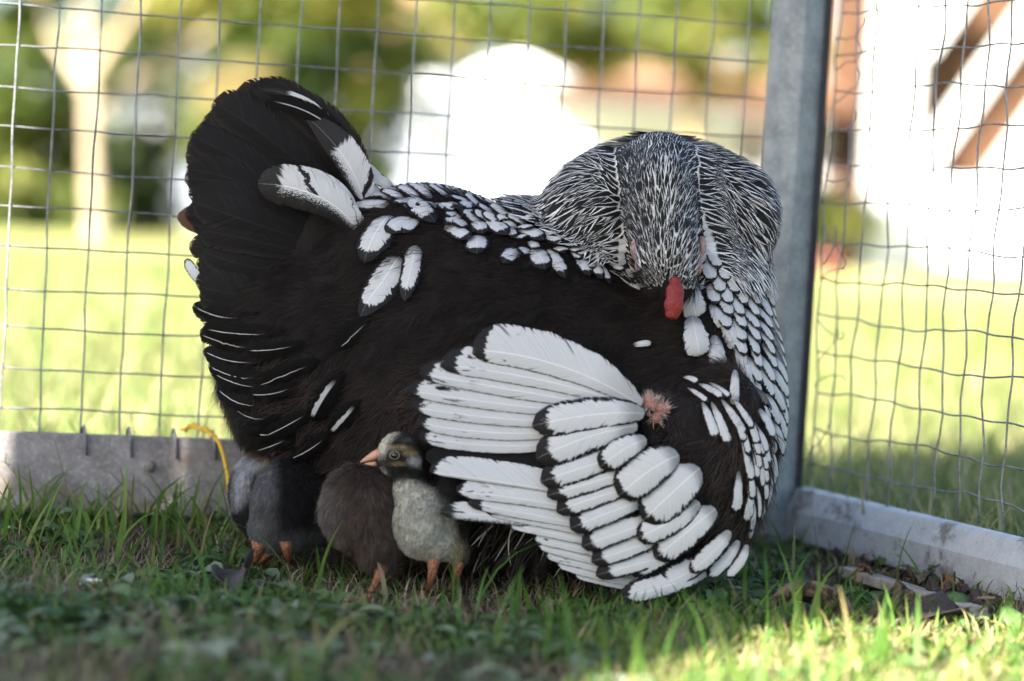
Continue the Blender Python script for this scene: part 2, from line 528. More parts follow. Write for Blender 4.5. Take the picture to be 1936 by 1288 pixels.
# short turf inside the pen
x, y = scatter(60000, -0.45, 0.48, 0.98, 1.78, lambda x, y: inside(x, y) * (1 - 0.9 * bare(x, y)) * (1 - under_hen(x, y)), 11)
r = np.random.default_rng(12)
L = r.gamma(5, 0.0024, len(x)) * (0.55 + 0.9 * vnoise(x * 8, y * 8, 7))
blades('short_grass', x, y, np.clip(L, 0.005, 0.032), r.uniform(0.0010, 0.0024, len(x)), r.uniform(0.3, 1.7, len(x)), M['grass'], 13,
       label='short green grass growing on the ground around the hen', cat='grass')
# longer tufts by the rusty board and here and there
def tall(x, y):
    g = fence_y(x) - y
    a = 0.8 * np.exp(-((g - 0.06) / 0.07) ** 2) * (1 - sstep(-0.17, -0.08, x))
    b = 0.16 * sstep(0.5, 0.75, vnoise(x * 11, y * 11, 9))
    return inside(x, y) * np.maximum(a, b) * (1 - 0.8 * under_hen(x, y))
x, y = scatter(7500, -0.45, 0.48, 1.0, 1.78, tall, 21)
r = np.random.default_rng(22)
blades('tall_grass', x, y, r.uniform(0.022, 0.062, len(x)), r.uniform(0.0018, 0.0036, len(x)), r.uniform(0.1, 1.3, len(x)), M['grass'], 23,
       label='longer grass blades standing against the rusty base board', cat='grass')
# dry stalks over the bare soil, thickened in the sunlit patch to paint it paler
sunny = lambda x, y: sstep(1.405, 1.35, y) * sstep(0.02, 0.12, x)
x, y = scatter(34000, -0.45, 0.48, 0.98, 1.78, lambda x, y: inside(x, y) * np.maximum(0.15 + 0.85 * bare(x, y), 0.75 * sunny(x, y)), 31)
r = np.random.default_rng(32)
blades('dry_grass', x, y, r.uniform(0.006, 0.024, len(x)), r.uniform(0.0005, 0.0013, len(x)), r.uniform(0.9, 2.0, len(x)), M['thatch'], 33,
       label='dry straw coloured stalks littering the bare soil', cat='dry grass')
# paler turf for the sunlit strip: its brightness is put into the blade colour
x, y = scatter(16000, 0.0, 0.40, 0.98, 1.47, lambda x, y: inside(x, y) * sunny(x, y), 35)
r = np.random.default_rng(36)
blades('sun_pale_grass', x, y, r.uniform(0.006, 0.020, len(x)), r.uniform(0.001, 0.0022, len(x)), r.uniform(0.3, 1.7, len(x)), M['sun_pale'], 37,
       label='grass painted pale yellow for the sunlit strip before the hen', cat='grass')
# lawn beyond the wire
out = lambda x, y: (y > fence_y(x) + 0.006) & (np.abs(x) < hw(y) + 0.05)
x, y = scatter(60000, -0.75, 0.75, 1.45, 2.9, lambda x, y: out(x, y) * 1.0, 41)
r = np.random.default_rng(42)
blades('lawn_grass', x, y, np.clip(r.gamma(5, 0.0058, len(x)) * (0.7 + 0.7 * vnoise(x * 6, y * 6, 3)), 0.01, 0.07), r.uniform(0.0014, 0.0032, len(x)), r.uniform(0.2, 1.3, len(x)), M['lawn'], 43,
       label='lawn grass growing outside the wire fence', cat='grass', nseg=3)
x, y = scatter(60000, -2.2, 2.2, 2.8, 8.5, lambda x, y: (np.abs(x) < hw(y) + 0.1) * 1.0, 44)
r = np.random.default_rng(45)
blades('far_lawn_grass', x, y, r.uniform(0.025, 0.07, len(x)), r.uniform(0.004, 0.009, len(x)), r.uniform(0.2, 1.3, len(x)), M['lawn'], 46,
       label='sunlit far lawn grass reaching towards the houses', cat='grass', nseg=2)

# broad-leaved weeds (clover, daisy rosettes, cudweed)
def leaf_mat():
    t = NT('weed_leaves')
    r = t.attr('rnd').outputs['Fac']
    u, v = t.uv()
    c = t.ramp(r, [(0.0, (0.036, 0.090, 0.020)), (0.4, (0.062, 0.130, 0.032)), (0.62, (0.10, 0.165, 0.05)), (0.8, (0.145, 0.195, 0.105)), (1.0, (0.25, 0.29, 0.20))])
    mid = t.math('SUBTRACT', 1.0, t.smooth(t.math('ABSOLUTE', t.math('SUBTRACT', v, 0.5)), 0.015, 0.06))
    c = t.mix(t.math('MULTIPLY', mid, 0.35), c, (0.18, 0.26, 0.14))
    nz = t.noise(420, t.pos(), 3)
    c = t.mix(t.math('MULTIPLY', t.smooth(nz, 0.45, 0.75), 0.35), c, (0.14, 0.17, 0.09))
    return t.principled(c, 0.55, 0.3, t.bump(nz, 0.4, 0.0006), 0.0, 0.3)
M['leaf'] = leaf_mat()

def leaves_mesh(name, base, dirs, length, width, tilt, r, curl=0.5, attr=None):
    """ovate leaves: 5 stations x 3 across"""
    n = len(base)
    st = np.array([0.0, 0.22, 0.5, 0.78, 1.0]); wf = np.array([0.16, 0.75, 1.0, 0.72, 0.10])
    up = np.array([0, 0, 1.0])
    sd = np.stack([-dirs[:, 1], dirs[:, 0], np.zeros(n)], -1)
    roll = r.normal(0, 0.35, n)[:, None]
    pos = base.copy(); V = []; U = []
    for k in range(5):
        th = tilt - curl * st[k]
        if k:
            pos = pos + (length * (st[k] - st[k - 1]))[:, None] * (np.cos(th)[:, None] * dirs + np.sin(th)[:, None] * up)
        nrm = -np.sin(th)[:, None] * dirs + np.cos(th)[:, None] * up
        s2 = unit(sd + roll * nrm)
        w = (width * wf[k] / 2)[:, None]
        lift = 0.35 * w * nrm
        V += [pos - s2 * w + lift, pos, pos + s2 * w + lift]
        for vv in (0.0, 0.5, 1.0): U.append(np.tile([st[k], vv], (n, 1)))
    V = np.stack(V, 1).reshape(-1, 3); U = np.stack(U, 1).reshape(-1, 2)
    q = []
    for k in range(4):
        for j in range(2):
            a = 3 * k + j
            q.append([a, a + 1, a + 4, a + 3])
    f = ((np.arange(n) * 15)[:, None, None] + np.array(q)[None]).reshape(-1, 4)
    rv = r.uniform(0, 1, n) if attr is None else attr
    return mesh_np(name, V, f, U, {'rnd': np.repeat(rv, 15)})

def weed_patch(name, n_ros, dens, seed, label, lmin, lmax, rlo, rhi, x0=-0.45, x1=0.48, y0=0.98, y1=1.75):
    x, y = scatter(n_ros, x0, x1, y0, y1, dens, seed)
    r = np.random.default_rng(seed + 1)
    B, D, LL, WW, T, C = [], [], [], [], [], []
    for xx, yy in zip(x, y):
        k = r.integers(3, 8); a0 = r.uniform(0, 6.28); c = r.uniform(rlo, rhi)
        for j in range(k):
            a = a0 + 6.283 * j / k + r.normal(0, 0.3)
            d = np.array([math.cos(a), math.sin(a), 0])
            l = r.uniform(lmin, lmax)
            B.append(np.array([xx, yy, gz(xx, yy) + r.uniform(0.001, 0.009)]) + d * r.uniform(0, 0.004))
            D.append(d); LL.append(l); WW.append(l * r.uniform(0.30, 0.62)); T.append(r.uniform(0.1, 0.85)); C.append(np.clip(c + r.normal(0, 0.06), 0, 1))
    me = leaves_mesh(name, np.array(B), np.array(D), np.array(LL), np.array(WW), np.array(T), r, 0.9, np.array(C))
    tag(link(name, me, M['leaf']), label, 'weeds', kind='stuff')

weed_patch('clover_weeds', 3600, lambda x, y: inside(x, y) * (0.15 + 0.85 * sstep(0.42, 0.62, vnoise(x * 10, y * 10, 13))) * (1 - 0.85 * bare(x, y)) * (1 - 0.9 * under_hen(x, y)), 51,
           'low green weed leaves spread through the grass of the pen', 0.007, 0.015, 0.05, 0.65)
weed_patch('cudweed_rosettes', 1150, lambda x, y: inside(x, y) * (0.06 + 0.94 * sstep(0.48, 0.64, vnoise(x * 7 + 5, y * 7, 17))) * (1 - 0.7 * bare(x, y)) * (1 - under_hen(x, y)), 61,
           'grey green felted weed leaves in patches on the ground', 0.009, 0.021, 0.55, 1.0)

# ---------------------------------------------------------------- wire pen
def metal_mat(name, dark, lite, rough, metal, spots=None, scale=60.0):
    t = NT(name)
    p = t.pos()
    n1 = t.noise(scale, p, 5, 0.65); n2 = t.noise(scale * 6, p, 3, 0.6); n3 = t.noise(scale * 0.35, p, 4, 0.7)
    c = t.mix(t.smooth(n1, 0.3, 0.7), dark, lite)
    c = t.mix(t.math('MULTIPLY', t.smooth(n2, 0.45, 0.75), 0.3), c, tuple(0.6 * a + 0.4 * b for a, b in zip(lite, (1, 1, 1))))
    if spots:
        c = t.mix(t.math('MULTIPLY', t.smooth(t.math('ADD', n3, t.math('MULTIPLY', n2, 0.15)), 0.60, 0.74), 0.85), c, spots)
    return t.principled(c, rough, 0.4, t.bump(n2, 0.25, 0.0006), metal)
M['wire'] = metal_mat('galvanised_wire', (0.10, 0.105, 0.115), (0.24, 0.25, 0.26), 0.5, 0.45, None, 120)
M['post'] = metal_mat('galvanised_post', (0.17, 0.19, 0.20), (0.28, 0.30, 0.30), 0.55, 0.35, None, 55)
M['rusty'] = metal_mat('weathered_steel', (0.145, 0.132, 0.125), (0.235, 0.22, 0.212), 0.75, 0.1, (0.16, 0.125, 0.10), 60)
M['rail'] = metal_mat('galvanised_rail', (0.36, 0.38, 0.40), (0.46, 0.48, 0.50), 0.55, 0.2, (0.13, 0.11, 0.10), 90)
M['dark_edge'] = simple('gap_shadow', (0.03, 0.032, 0.034), 0.6)

def plane_hit(px, py, p0, ang):
    """where the ray through a pixel meets the upright plane through p0 along ang: (distance along, height)"""
    d = Wd(px, py, 1.0) - CL
    n = np.array([-math.sin(ang), math.cos(ang), 0])
    k = np.dot(np.array([*p0, 0]) - CL, n) / np.dot(d, n)
    q = CL + d * k
    return np.dot(q[:2] - p0, (math.cos(ang), math.sin(ang))), q[2]

CELL = 0.0254
def wire_panel(root, p0, ang, s0, s1, z0, z1, v_at, h_at, seed, wob, vsp=CELL):
    r = np.random.default_rng(seed)
    e = np.array([math.cos(ang), math.sin(ang), 0]); nn = np.array([-math.sin(ang), math.cos(ang), 0])
    base = np.array([*p0, 0.0])
    ph = r.uniform(0, 6, 8)
    def wobble(s, z):
        a = wob * (math.sin(s * 40 + z * 23 + ph[0]) + 0.7 * math.sin(s * 90 - z * 70 + ph[1]) + 0.5 * math.sin(z * 130 + ph[2] + s * 17))
        b = wob * (math.sin(z * 55 + s * 31 + ph[3]) + 0.7 * math.sin(z * 110 - s * 45 + ph[4]) + 0.5 * math.sin(s * 140 + ph[5]))
        return a, b
    def P(s, z, jit=(0, 0)):
        a, b = wobble(s, z)
        return base + e * (s + a + jit[0]) + np.array([0, 0, z + b + jit[1]]) + nn * (0.6 * a)
    ks = np.arange(math.ceil((s0 - v_at) / vsp), math.floor((s1 - v_at) / vsp) + 1)
    for k in ks:
        s = v_at + k * vsp; j = (r.normal(0, 0.0006), 0)
        zz = np.linspace(z0, z1, 46)
        MB().tube([P(s, z, j) for z in zz], 0.00062, 6).build('wire', M['wire'], root, True)
    ks = np.arange(math.ceil((z0 - h_at) / CELL), math.floor((z1 - h_at) / CELL) + 1)
    for k in ks:
        z = h_at + k * CELL; j = (0, r.normal(0, 0.0006))
        ss = np.linspace(s0, s1, max(20, int((s1 - s0) / 0.008)))
        MB().tube([P(s, z, j) + nn * 0.0010 for s in ss], 0.00062, 6).build('wire', M['wire'], root, True)

# left fence: weathered steel board with welded mesh
lf = empty('wire_fence', (*LEFT, 0.0))
tag(lf, 'square welded wire fence above a rusty steel base board', 'fence', 'wire fence panels of the pen')
v_at, _ = plane_hit(33, 100, LEFT, LANG)
_, h_at = plane_hit(60, 772, LEFT, LANG)
len_l = float(np.linalg.norm(CORNER - LEFT))
wire_panel(lf, LEFT, LANG, -0.16, len_l - 0.012, 0.045, 0.62, v_at, h_at, 5, 0.0005)
_, bz1 = plane_hit(200, 822, LEFT, LANG)
_, bz0 = plane_hit(430, 968, LEFT, LANG)
def profile_bar(prof, p0, ang, s0, s1, n=30, wob=0.0):
    """extrudes an (offset, z) outline along a fence line"""
    e = np.array([math.cos(ang), math.sin(ang)]); nn = np.array([-math.sin(ang), math.cos(ang)])
    m = MB(); k = len(prof)
    for i in range(n + 1):
        s = s0 + (s1 - s0) * i / n
        w = wob * math.sin(s * 9.0 + 1.0)
        for (o, z) in prof:
            q = np.asarray(p0) + e * s + nn * o
            m.v.append((q[0], q[1], z + w))
    for i in range(n):
        for j in range(k):
            m.f.append((i * k + j, i * k + (j + 1) % k, (i + 1) * k + (j + 1) % k, (i + 1) * k + j))
    m.f.append(tuple(range(k))[::-1]); m.f.append(tuple(n * k + j for j in range(k)))
    return m
b0, b1 = bz0, bz1
prof = [(-0.004, b1), (-0.0075, b1 - 0.0015), (-0.0075, b0 + 0.012), (-0.010, b0 + 0.007), (-0.019, b0 + 0.001), (-0.021, b0 - 0.001),
        (-0.019, b0 - 0.003), (-0.006, b0 - 0.003), (-0.003, b0), (-0.003, b1 - 0.001)]
profile_bar(prof, LEFT, LANG, -0.17, len_l - 0.02, 40, 0.0006).build('base_board', M['rusty'], lf, True)
for px, py in ((155, 826), (240, 829), (325, 832), (398, 838)):
    s, _ = plane_hit(px, py, LEFT, LANG)
    e = np.array([*LDIR, 0]); nn = np.array([-LDIR[1], LDIR[0], 0]); b = np.array([*LEFT, 0])
    pts = [b + e * s + nn * o + np.array([0, 0, z]) + e * dx for o, z, dx in ((0.001, b1 - 0.012, 0), (0.001, b1 + 0.004, 0), (-0.004, b1 + 0.0055, 0.0005), (-0.0088, b1 + 0.002, 0.001), (-0.0085, b1 - 0.006, 0.002), (-0.0085, b1 - 0.013, 0.003))]
    MB().tube(pts, 0.0009, 6).build('wire_tie', M['wire'], lf, True)
s, z = plane_hit(280, 878, LEFT, LANG)
c = np.array([*LEFT, 0]) + e * s + np.array([0, 0, z])
MB().tube([c - nn * 0.006, c - nn * 0.010, c - nn * 0.0118], [0.0038, 0.0036, 0.002], 10).build('bolt_head', M['rusty'], lf, True)

# corner post: square galvanised tube set edge-on plus a dark strip standing in for the shadowed gap
pc = Wd(1452, 950, 1.728)[:2]
pr = empty('corner_post', (*pc, 0.0))
tag(pr, 'grey galvanised steel corner post joining both fence panels', 'post')
def upright(c, wa, wb, ang, z0, z1, name, mat, bev=0.0008):
    m = MB(); ca, sa = math.cos(ang), math.sin(ang)
    pts = [(-wa / 2, -wb / 2), (wa / 2, -wb / 2), (wa / 2, wb / 2), (-wa / 2, wb / 2)]
    cs = [(c[0] + x * ca - y * sa, c[1] + x * sa + y * ca, z) for z in (z0, z1) for x, y in pts]
    return m.quad_box(cs).build(name, mat, pr, False, bev)
pang = R(-38)
upright(pc, 0.0275, 0.0275, pang, -0.02, 0.75, 'post_tube', M['post'])
side = np.array([math.cos(RANG), math.sin(RANG)])
dc = pc + np.array([0.0205, 0.0040])
upright(dc, 0.0035, 0.010, R(0), 0.0, 0.74, 'gap_shadow_strip', M['dark_edge'], 0.0)

# right fence: pale galvanised rail with wavy mesh
rf = empty('wire_fence', (*CORNER, 0.0))
tag(rf, 'wavy bent wire fence above a pale grey metal rail', 'fence', 'wire fence panels of the pen')
len_r = float(np.linalg.norm(RIGHT - CORNER)) + 0.12
v_at, _ = plane_hit(1927, 500, CORNER, RANG)
_, h_at = plane_hit(1925, 640, CORNER, RANG)
wire_panel(rf, CORNER, RANG, 0.016, len_r, 0.05, 0.62, v_at, h_at, 9, 0.00125, CELL * 0.97)
_, rz1 = plane_hit(1936, 1018, CORNER, RANG)
_, rz0 = plane_hit(1936, 1132, CORNER, RANG)
h = rz1 - rz0
sg = 1.0
prof = [(-0.003, rz1), (-0.007, rz1 - 0.001), (-0.0125, rz0 + h * 0.56), (-0.0125, rz0 + 0.001), (-0.010, rz0), (0.003, rz0), (0.003, rz1)]
profile_bar(prof, CORNER, RANG, 0.012, len_r, 30, 0.0004).build('base_rail', M['rail'], rf, False)
# broken, curled wire ends where the mesh was cut beside the post
r = np.random.default_rng(77)
for i in range(16):
    z = 0.05 + 0.325 * i / 15 + r.uniform(-0.006, 0.006)
    s = r.uniform(0.012, 0.03)
    e2 = np.array([*RDIR, 0]); n2 = np.array([-RDIR[1], RDIR[0], 0]); b = np.array([*CORNER, 0])
    pts = []
    dx = 0; dzv = 0; a = r.uniform(-0.6, 0.6)
    for k in range(9):
        pts.append(b + e2 * (s + dx) + n2 * (-0.002 - 0.004 * math.sin(k * 0.8)) + np.array([0, 0, z + dzv]))
        dx += 0.0055 * math.cos(a); dzv += 0.0045 * math.sin(a); a += r.uniform(-0.75, 0.75)
    MB().tube(pts, 0.00045, 5).build('loose_wire', M['wire'], rf, True)

# yellow twine tied to the left fence
t = NT('yellow_twine'); nz = t.noise(900, t.pos(), 2)
M['twine'] = t.principled(t.mix(nz, (0.50, 0.28, 0.015), (0.75, 0.50, 0.06)), 0.6, 0.3, t.bump(nz, 0.4, 0.0005))
m = MB()
pts = [Wd(345, 812, 1.632), Wd(365, 806, 1.625), Wd(385, 812, 1.62), Wd(402, 822, 1.618), Wd(415, 838, 1.615), Wd(423, 862, 1.613), Wd(430, 895, 1.612), Wd(433, 930, 1.611)]
pts2 = []
for i in range(len(pts) - 1):
    for k in range(4): pts2.append(pts[i] + (pts[i + 1] - pts[i]) * k / 4)
pts2.append(pts[-1])
m.tube(pts2, 0.0013, 8)
for i in range(0, 13):      # the second strand twisted round the first
    pass
tw = [p_ + 0.0017 * (math.cos(k * 1.25) * AX + math.sin(k * 1.25) * AY) for k, p_ in enumerate(pts2[:15])]
yo = m.build('yellow_twine', M['twine'], None, True)
tag(yo, 'twisted yellow twine tied over the rusty base board', 'twine')
MB().tube(tw, 0.0010, 6).build('twisted_strand', M['twine'], yo, True)

# ---------------------------------------------------------------- unseen canopy added to cast shade on the pen (above and left of the frame)
M['timber'] = simple('weathered_timber', (0.22, 0.17, 0.12), 0.8, 0.2, 0, 18, 0.35, 0.3, 0.002)
TD = np.array([0.66, 0.75]); TD = TD / np.linalg.norm(TD); ND = np.array([TD[1], -TD[0]])
CZ = 1.25
cshift = CZ / math.tan(SUN_EL)
cp = lambda tt, n: TD * (tt - cshift) + ND * n
N0, N1, T0, T1 = -1.235, -0.758, 0.25, 2.75
cr = empty('added_shade_canopy', (*cp(0.9, N0 - 0.03), 0.0))
tag(cr, 'unseen timber canopy added to cast shade over the pen', 'canopy')
nb = 2
NM = -0.98
for k in range(nb):
    n0 = N0 + (NM - N0) * k / nb; n1 = N0 + (NM - N0) * (k + 1) / nb + 0.006
    zz = CZ + 0.02 * (k % 2)
    cs = [(*cp(tt, n), z) for z in (zz, zz + 0.015) for tt, n in ((T0, n0), (T1, n0), (T1, n1), (T0, n1))]
    MB().quad_box(cs).build('shade_board', M['timber'], cr)
# the last added sheet is shaped so its shadow ends before the hen
def under(px_, py_):
    d_ = Wd(px_, py_, 1.0) - CL
    q_ = CL + d_ * (-CAM_H / d_[2])
    return q_[:2] - TD * cshift
E1, E2, E3 = under(1215, 1288), under(1450, 1212), under(1960, 1204)
ring = [cp(T0, NM), cp(T1, NM), cp(T1, -0.45), E3 + np.array([0.5, 0.02]), E3, E2, E1, E1 + (E1 - E2) * 6]
m = MB(); nr = len(ring)
m.v = [(q_[0], q_[1], CZ) for q_ in ring] + [(q_[0], q_[1], CZ + 0.015) for q_ in ring]
m.f = [tuple(range(nr))[::-1], tuple(range(nr, 2 * nr))] + [(k, (k + 1) % nr, nr + (k + 1) % nr, nr + k) for k in range(nr)]
m.build('shade_sheet', M['timber'], cr)
for tt in (0.35, 1.55):  # supports of the added canopy
    q = cp(tt, N0 - 0.03)
    MB().box((q[0], q[1], CZ / 2), 0.06, 0.06, CZ + 0.1, math.atan2(TD[1], TD[0])).build('post', M['timber'], cr)
    a = cp(tt, N0 - 0.03); b = cp(tt, NM + 0.1)
    MB().tube([(a[0], a[1], CZ - 0.03), (b[0], b[1], CZ - 0.03)], 0.025, 6).build('shade_rafter', M['timber'], cr)

# ---------------------------------------------------------------- garden beyond (all far out of focus)
def gpt(px, d):
    """ground point under a photo column at depth d"""
    q = Wd(px, 500, d)
    return np.array([q[0], q[1], float(gz(q[0], q[1]))])

M['bark'] = simple('pale_bark', (0.32, 0.26, 0.19), 0.85, 0.15, 0, 12, 0.3, 0.5, 0.01)
M['bark2'] = simple('tan_bark', (0.34, 0.24, 0.13), 0.85, 0.15, 0, 12, 0.3, 0.5, 0.01)
M['white_paint'] = simple('white_paint', (0.80, 0.80, 0.79), 0.6, 0.3, 0, 3, 0.04, 0.05, 0.002)
M['shaded_wall'] = simple('shaded_render', (0.20, 0.22, 0.27), 0.8, 0.2, 0, 2, 0.06, 0.1, 0.003)  # wall on the shaded side: the bluish shade is put into its colour
M['brown'] = simple('brown_boards', (0.075, 0.036, 0.019), 0.7, 0.25, 0, 5, 0.3, 0.2, 0.004)
M['roof'] = simple('brown_roof', (0.20, 0.12, 0.07), 0.8, 0.2, 0, 4, 0.3, 0.3, 0.01)
M['cream'] = simple('cream_paint', (0.80, 0.62, 0.38), 0.5, 0.4, 0, 4, 0.05, 0.05, 0.002)
M['red'] = simple('red_paint', (0.14, 0.018, 0.014), 0.5, 0.4, 0, 4, 0.1, 0.05, 0.002)
M['glass'] = simple('dark_glass', (0.05, 0.06, 0.07), 0.1, 0.5, 0, 3, 0.1, 0.0)
def crown_mat(name, cols):
    t = NT(name)
    return t.principled(t.ramp(t.attr('rnd').outputs['Fac'], cols), 0.55, 0.3, None, 0.0, 0.4)
M['crown_a'] = crown_mat('leaves_mid_green', [(0, (0.02, 0.045, 0.010)), (0.5, (0.075, 0.115, 0.02)), (1, (0.18, 0.19, 0.045))])
M['crown_b'] = crown_mat('leaves_yellow_green', [(0, (0.05, 0.08, 0.014)), (0.5, (0.13, 0.16, 0.03)), (1, (0.24, 0.23, 0.06))])
M['crown_c'] = crown_mat('leaves_dark_green', [(0, (0.015, 0.03, 0.008)), (0.5, (0.035, 0.06, 0.014)), (1, (0.09, 0.11, 0.028))])

def crown(name, clusters, n, size, mat, parent, seed):
    """leaf-sized faces spread through clusters (centre, radii)"""
    r = np.random.default_rng(seed)
    vol = np.array([c[1][0] * c[1][1] * c[1][2] for c in clusters]) ** 0.7
    idx = r.choice(len(clusters), n, p=vol / vol.sum())
    cen = np.array([c[0] for c in clusters])[idx]; rad = np.array([c[1] for c in clusters])[idx]
    d = unit(r.normal(size=(n, 3))) * (r.uniform(0, 1, n) ** 0.45)[:, None]
    p = cen + d * rad
    a = unit(r.normal(size=(n, 3)) + np.array([0, 0, 0.2])); b = unit(np.cross(a, r.normal(size=(n, 3))))
    l = (size * r.uniform(0.6, 1.4, n))[:, None]
    V = np.stack([p - a * l, p + b * l * 0.45, p + a * l, p - b * l * 0.45], 1).reshape(-1, 3)
    f = np.arange(n * 4).reshape(n, 4)
    tone = np.clip(0.5 + 0.28 * r.normal(size=len(clusters)), 0, 1)[idx]
    rv = np.clip(tone + r.normal(0, 0.18, n), 0, 1)
    return link(name, mesh_np(name, V, f, None, {'rnd': np.repeat(rv, 4)}), mat, parent, False)

def limb(pts_px, d, rads, name, mat, parent):
    pts = [Wd(x, y, d + dd) for x, y, dd in pts_px]
    pts2, r2 = [], []
    for i in range(len(pts) - 1):
        for k in range(3):
            pts2.append(pts[i] + (pts[i + 1] - pts[i]) * k / 3); r2.append(rads[i] + (rads[i + 1] - rads[i]) * k / 3)
    pts2.append(pts[-1]); r2.append(rads[-1])
    return MB().tube(pts2, r2, 10).build(name, mat, parent, True)

# big pale-barked tree by the left of the pen
d = 11.5
g = gpt(178, d)
tr = empty('garden_tree', g)
tag(tr, 'pale barked tree with forking trunk on the far lawn', 'tree', 'garden trees')
mmpx = d / F
limb([(181, 470, 0), (177, 380, 0), (174, 280, 0), (172, 190, 0), (168, 110, 0), (155, 0, 0.1), (140, -220, 0.3)], d, [20 * mmpx, 15 * mmpx, 13 * mmpx, 14 * mmpx, 16 * mmpx, 11 * mmpx, 8 * mmpx], 'trunk', M['bark'], tr)
limb([(178, 150, 0), (205, 95, -0.1), (255, 20, -0.2), (320, -120, -0.3)], d, [15 * mmpx, 11 * mmpx, 9 * mmpx, 7 * mmpx], 'branch', M['bark'], tr)
limb([(165, 165, 0), (140, 125, 0.1), (105, 80, 0.2), (60, -60, 0.4)], d, [14 * mmpx, 10 * mmpx, 8 * mmpx, 6 * mmpx], 'branch', M['bark'], tr)
limb([(180, 215, 0), (235, 165, 0.2), (330, 110, 0.5), (430, 40, 0.8), (520, -80, 1)], d, [16 * mmpx, 13 * mmpx, 12 * mmpx, 10 * mmpx, 6 * mmpx], 'branch', M['bark'], tr)
r = np.random.default_rng(3)
cl = []
for i in range(26):
    cl.append((Wd(r.uniform(-120, 620), r.uniform(-420, -10), d + r.uniform(-0.8, 1.2)), np.array([0.28, 0.28, 0.2]) * r.uniform(0.6, 1.2)))
for x_, y_ in ((330, 5), (450, 40), (520, -10), (30, 30), (640, 10), (700, -10), (95, -5)):
    cl.append((Wd(x_, y_, d + r.uniform(-0.3, 0.6)), np.array([0.16, 0.2, 0.10])))
crown('crown', cl, 9000, 0.05, M['crown_b'], tr, 5)

def bush(name, label, px, d, clusters, n, size, mat, seed, stems, cat='shrub', group='shrubs and trees behind the lawn', bark='bark2'):
    g = gpt(px, d)
    b = empty(name, g)
    tag(b, label, cat, group)
    r = np.random.default_rng(seed)
    cl = []
    for (x, y, rx, ry, k) in clusters:
        for i in range(k):
            cl.append((Wd(x + r.uniform(-1, 1) * rx, y + r.uniform(-1, 1) * ry, d + r.uniform(-0.5, 0.5)), np.array([1, 1, 0.8]) * r.uniform(0.10, 0.22) * d / 12))
    crown('crown', cl, n, size, mat, b, seed + 1)
    for (x0, y0, x1, y1, w) in stems:
        limb([(x0, y0, 0), ((x0 + x1) / 2 + 4, (y0 + y1) / 2, 0), (x1, y1, 0)], d, [w * d / F, 0.85 * w * d / F, 0.6 * w * d / F], 'trunk', M[bark], b)
    return b

bush('hedge_shrub', 'dark leafy shrub behind the pale barked tree', 60, 14, [(60, 250, 110, 190, 30), (-60, 250, 80, 200, 14)], 5200, 0.05, M['crown_a'], 31, [(15, 470, 8, 250, 14)], bark='bark')
bush('hedge_shrub', 'dense dark tree growing beyond the forked branch', 330, 15, [(330, 90, 130, 110, 22), (420, 190, 60, 90, 10), (255, 300, 55, 60, 9), (255, 400, 60, 30, 5)], 4600, 0.05, M['crown_c'], 41, [(395, 450, 400, 150, 10)])
bush('olive_tree', 'slim tan trunked tree before the pale house', 690, 13, [(650, 60, 60, 60, 9), (740, 110, 40, 100, 9), (700, 240, 50, 90, 10), (610, 190, 40, 50, 5)], 2600, 0.045, M['crown_a'], 51, [(695, 450, 688, 60, 17), (640, 450, 668, 120, 9)])
bush('golden_tree', 'yellow green tree above the brown roof of the pavilion', 1250, 17, [(1040, 30, 70, 60, 8), (900, 20, 60, 40, 6), (1180, 50, 110, 70, 14), (1330, 30, 110, 80, 16), (1430, 60, 80, 90, 9), (1120, -90, 300, 80, 14)], 8000, 0.055, M['crown_b'], 61, [(1310, 460, 1300, 40, 20)])
bush('hedge_shrub', 'leafy shrub with gaps in front of the pale house wall', 540, 14.5, [(470, 70, 60, 60, 7), (560, 30, 70, 30, 6), (570, 180, 60, 40, 7), (450, 260, 60, 80, 9)], 2600, 0.05, M['crown_a'], 71, [(520, 450, 530, 120, 9)])
bush('low_shrub', 'low yellow green shrub beside the orange brown post', 1548, 18, [(1545, 420, 25, 25, 6), (1600, 430, 20, 12, 4)], 1200, 0.05, M['crown_b'], 81, [(1548, 470, 1548, 420, 5)])

bush('hedge_shrub', 'broad mid green shrub at the far end of the hedge', -330, 14.5, [(-330, 220, 150, 200, 30)], 5200, 0.05, M['crown_a'], 111, [(-330, 470, -325, 220, 12)])
bush('hedge_shrub', 'tall dark shrub beyond the far end of the hedge', -760, 15.5, [(-760, 180, 220, 230, 36)], 6000, 0.055, M['crown_c'], 121, [(-760, 470, -750, 200, 14)])
# pale house behind the shrubs
def wall_box(px0, px1, d, z0, z1, depth, name, mat, parent):
    a = gpt(px0, d); b = gpt(px1, d)
    c = (a + b) / 2; L = np.linalg.norm(b[:2] - a[:2]); ang = math.atan2(b[1] - a[1], b[0] - a[0])
    nn = np.array([-math.sin(ang), math.cos(ang)])
    return MB().box((c[0] + nn[0] * depth / 2, c[1] + nn[1] * depth / 2, (z0 + z1) / 2), L, depth, z1 - z0, ang).build(name, mat, parent)
def zat(py, px, d):
    return float(Wd(px, py, d)[2])

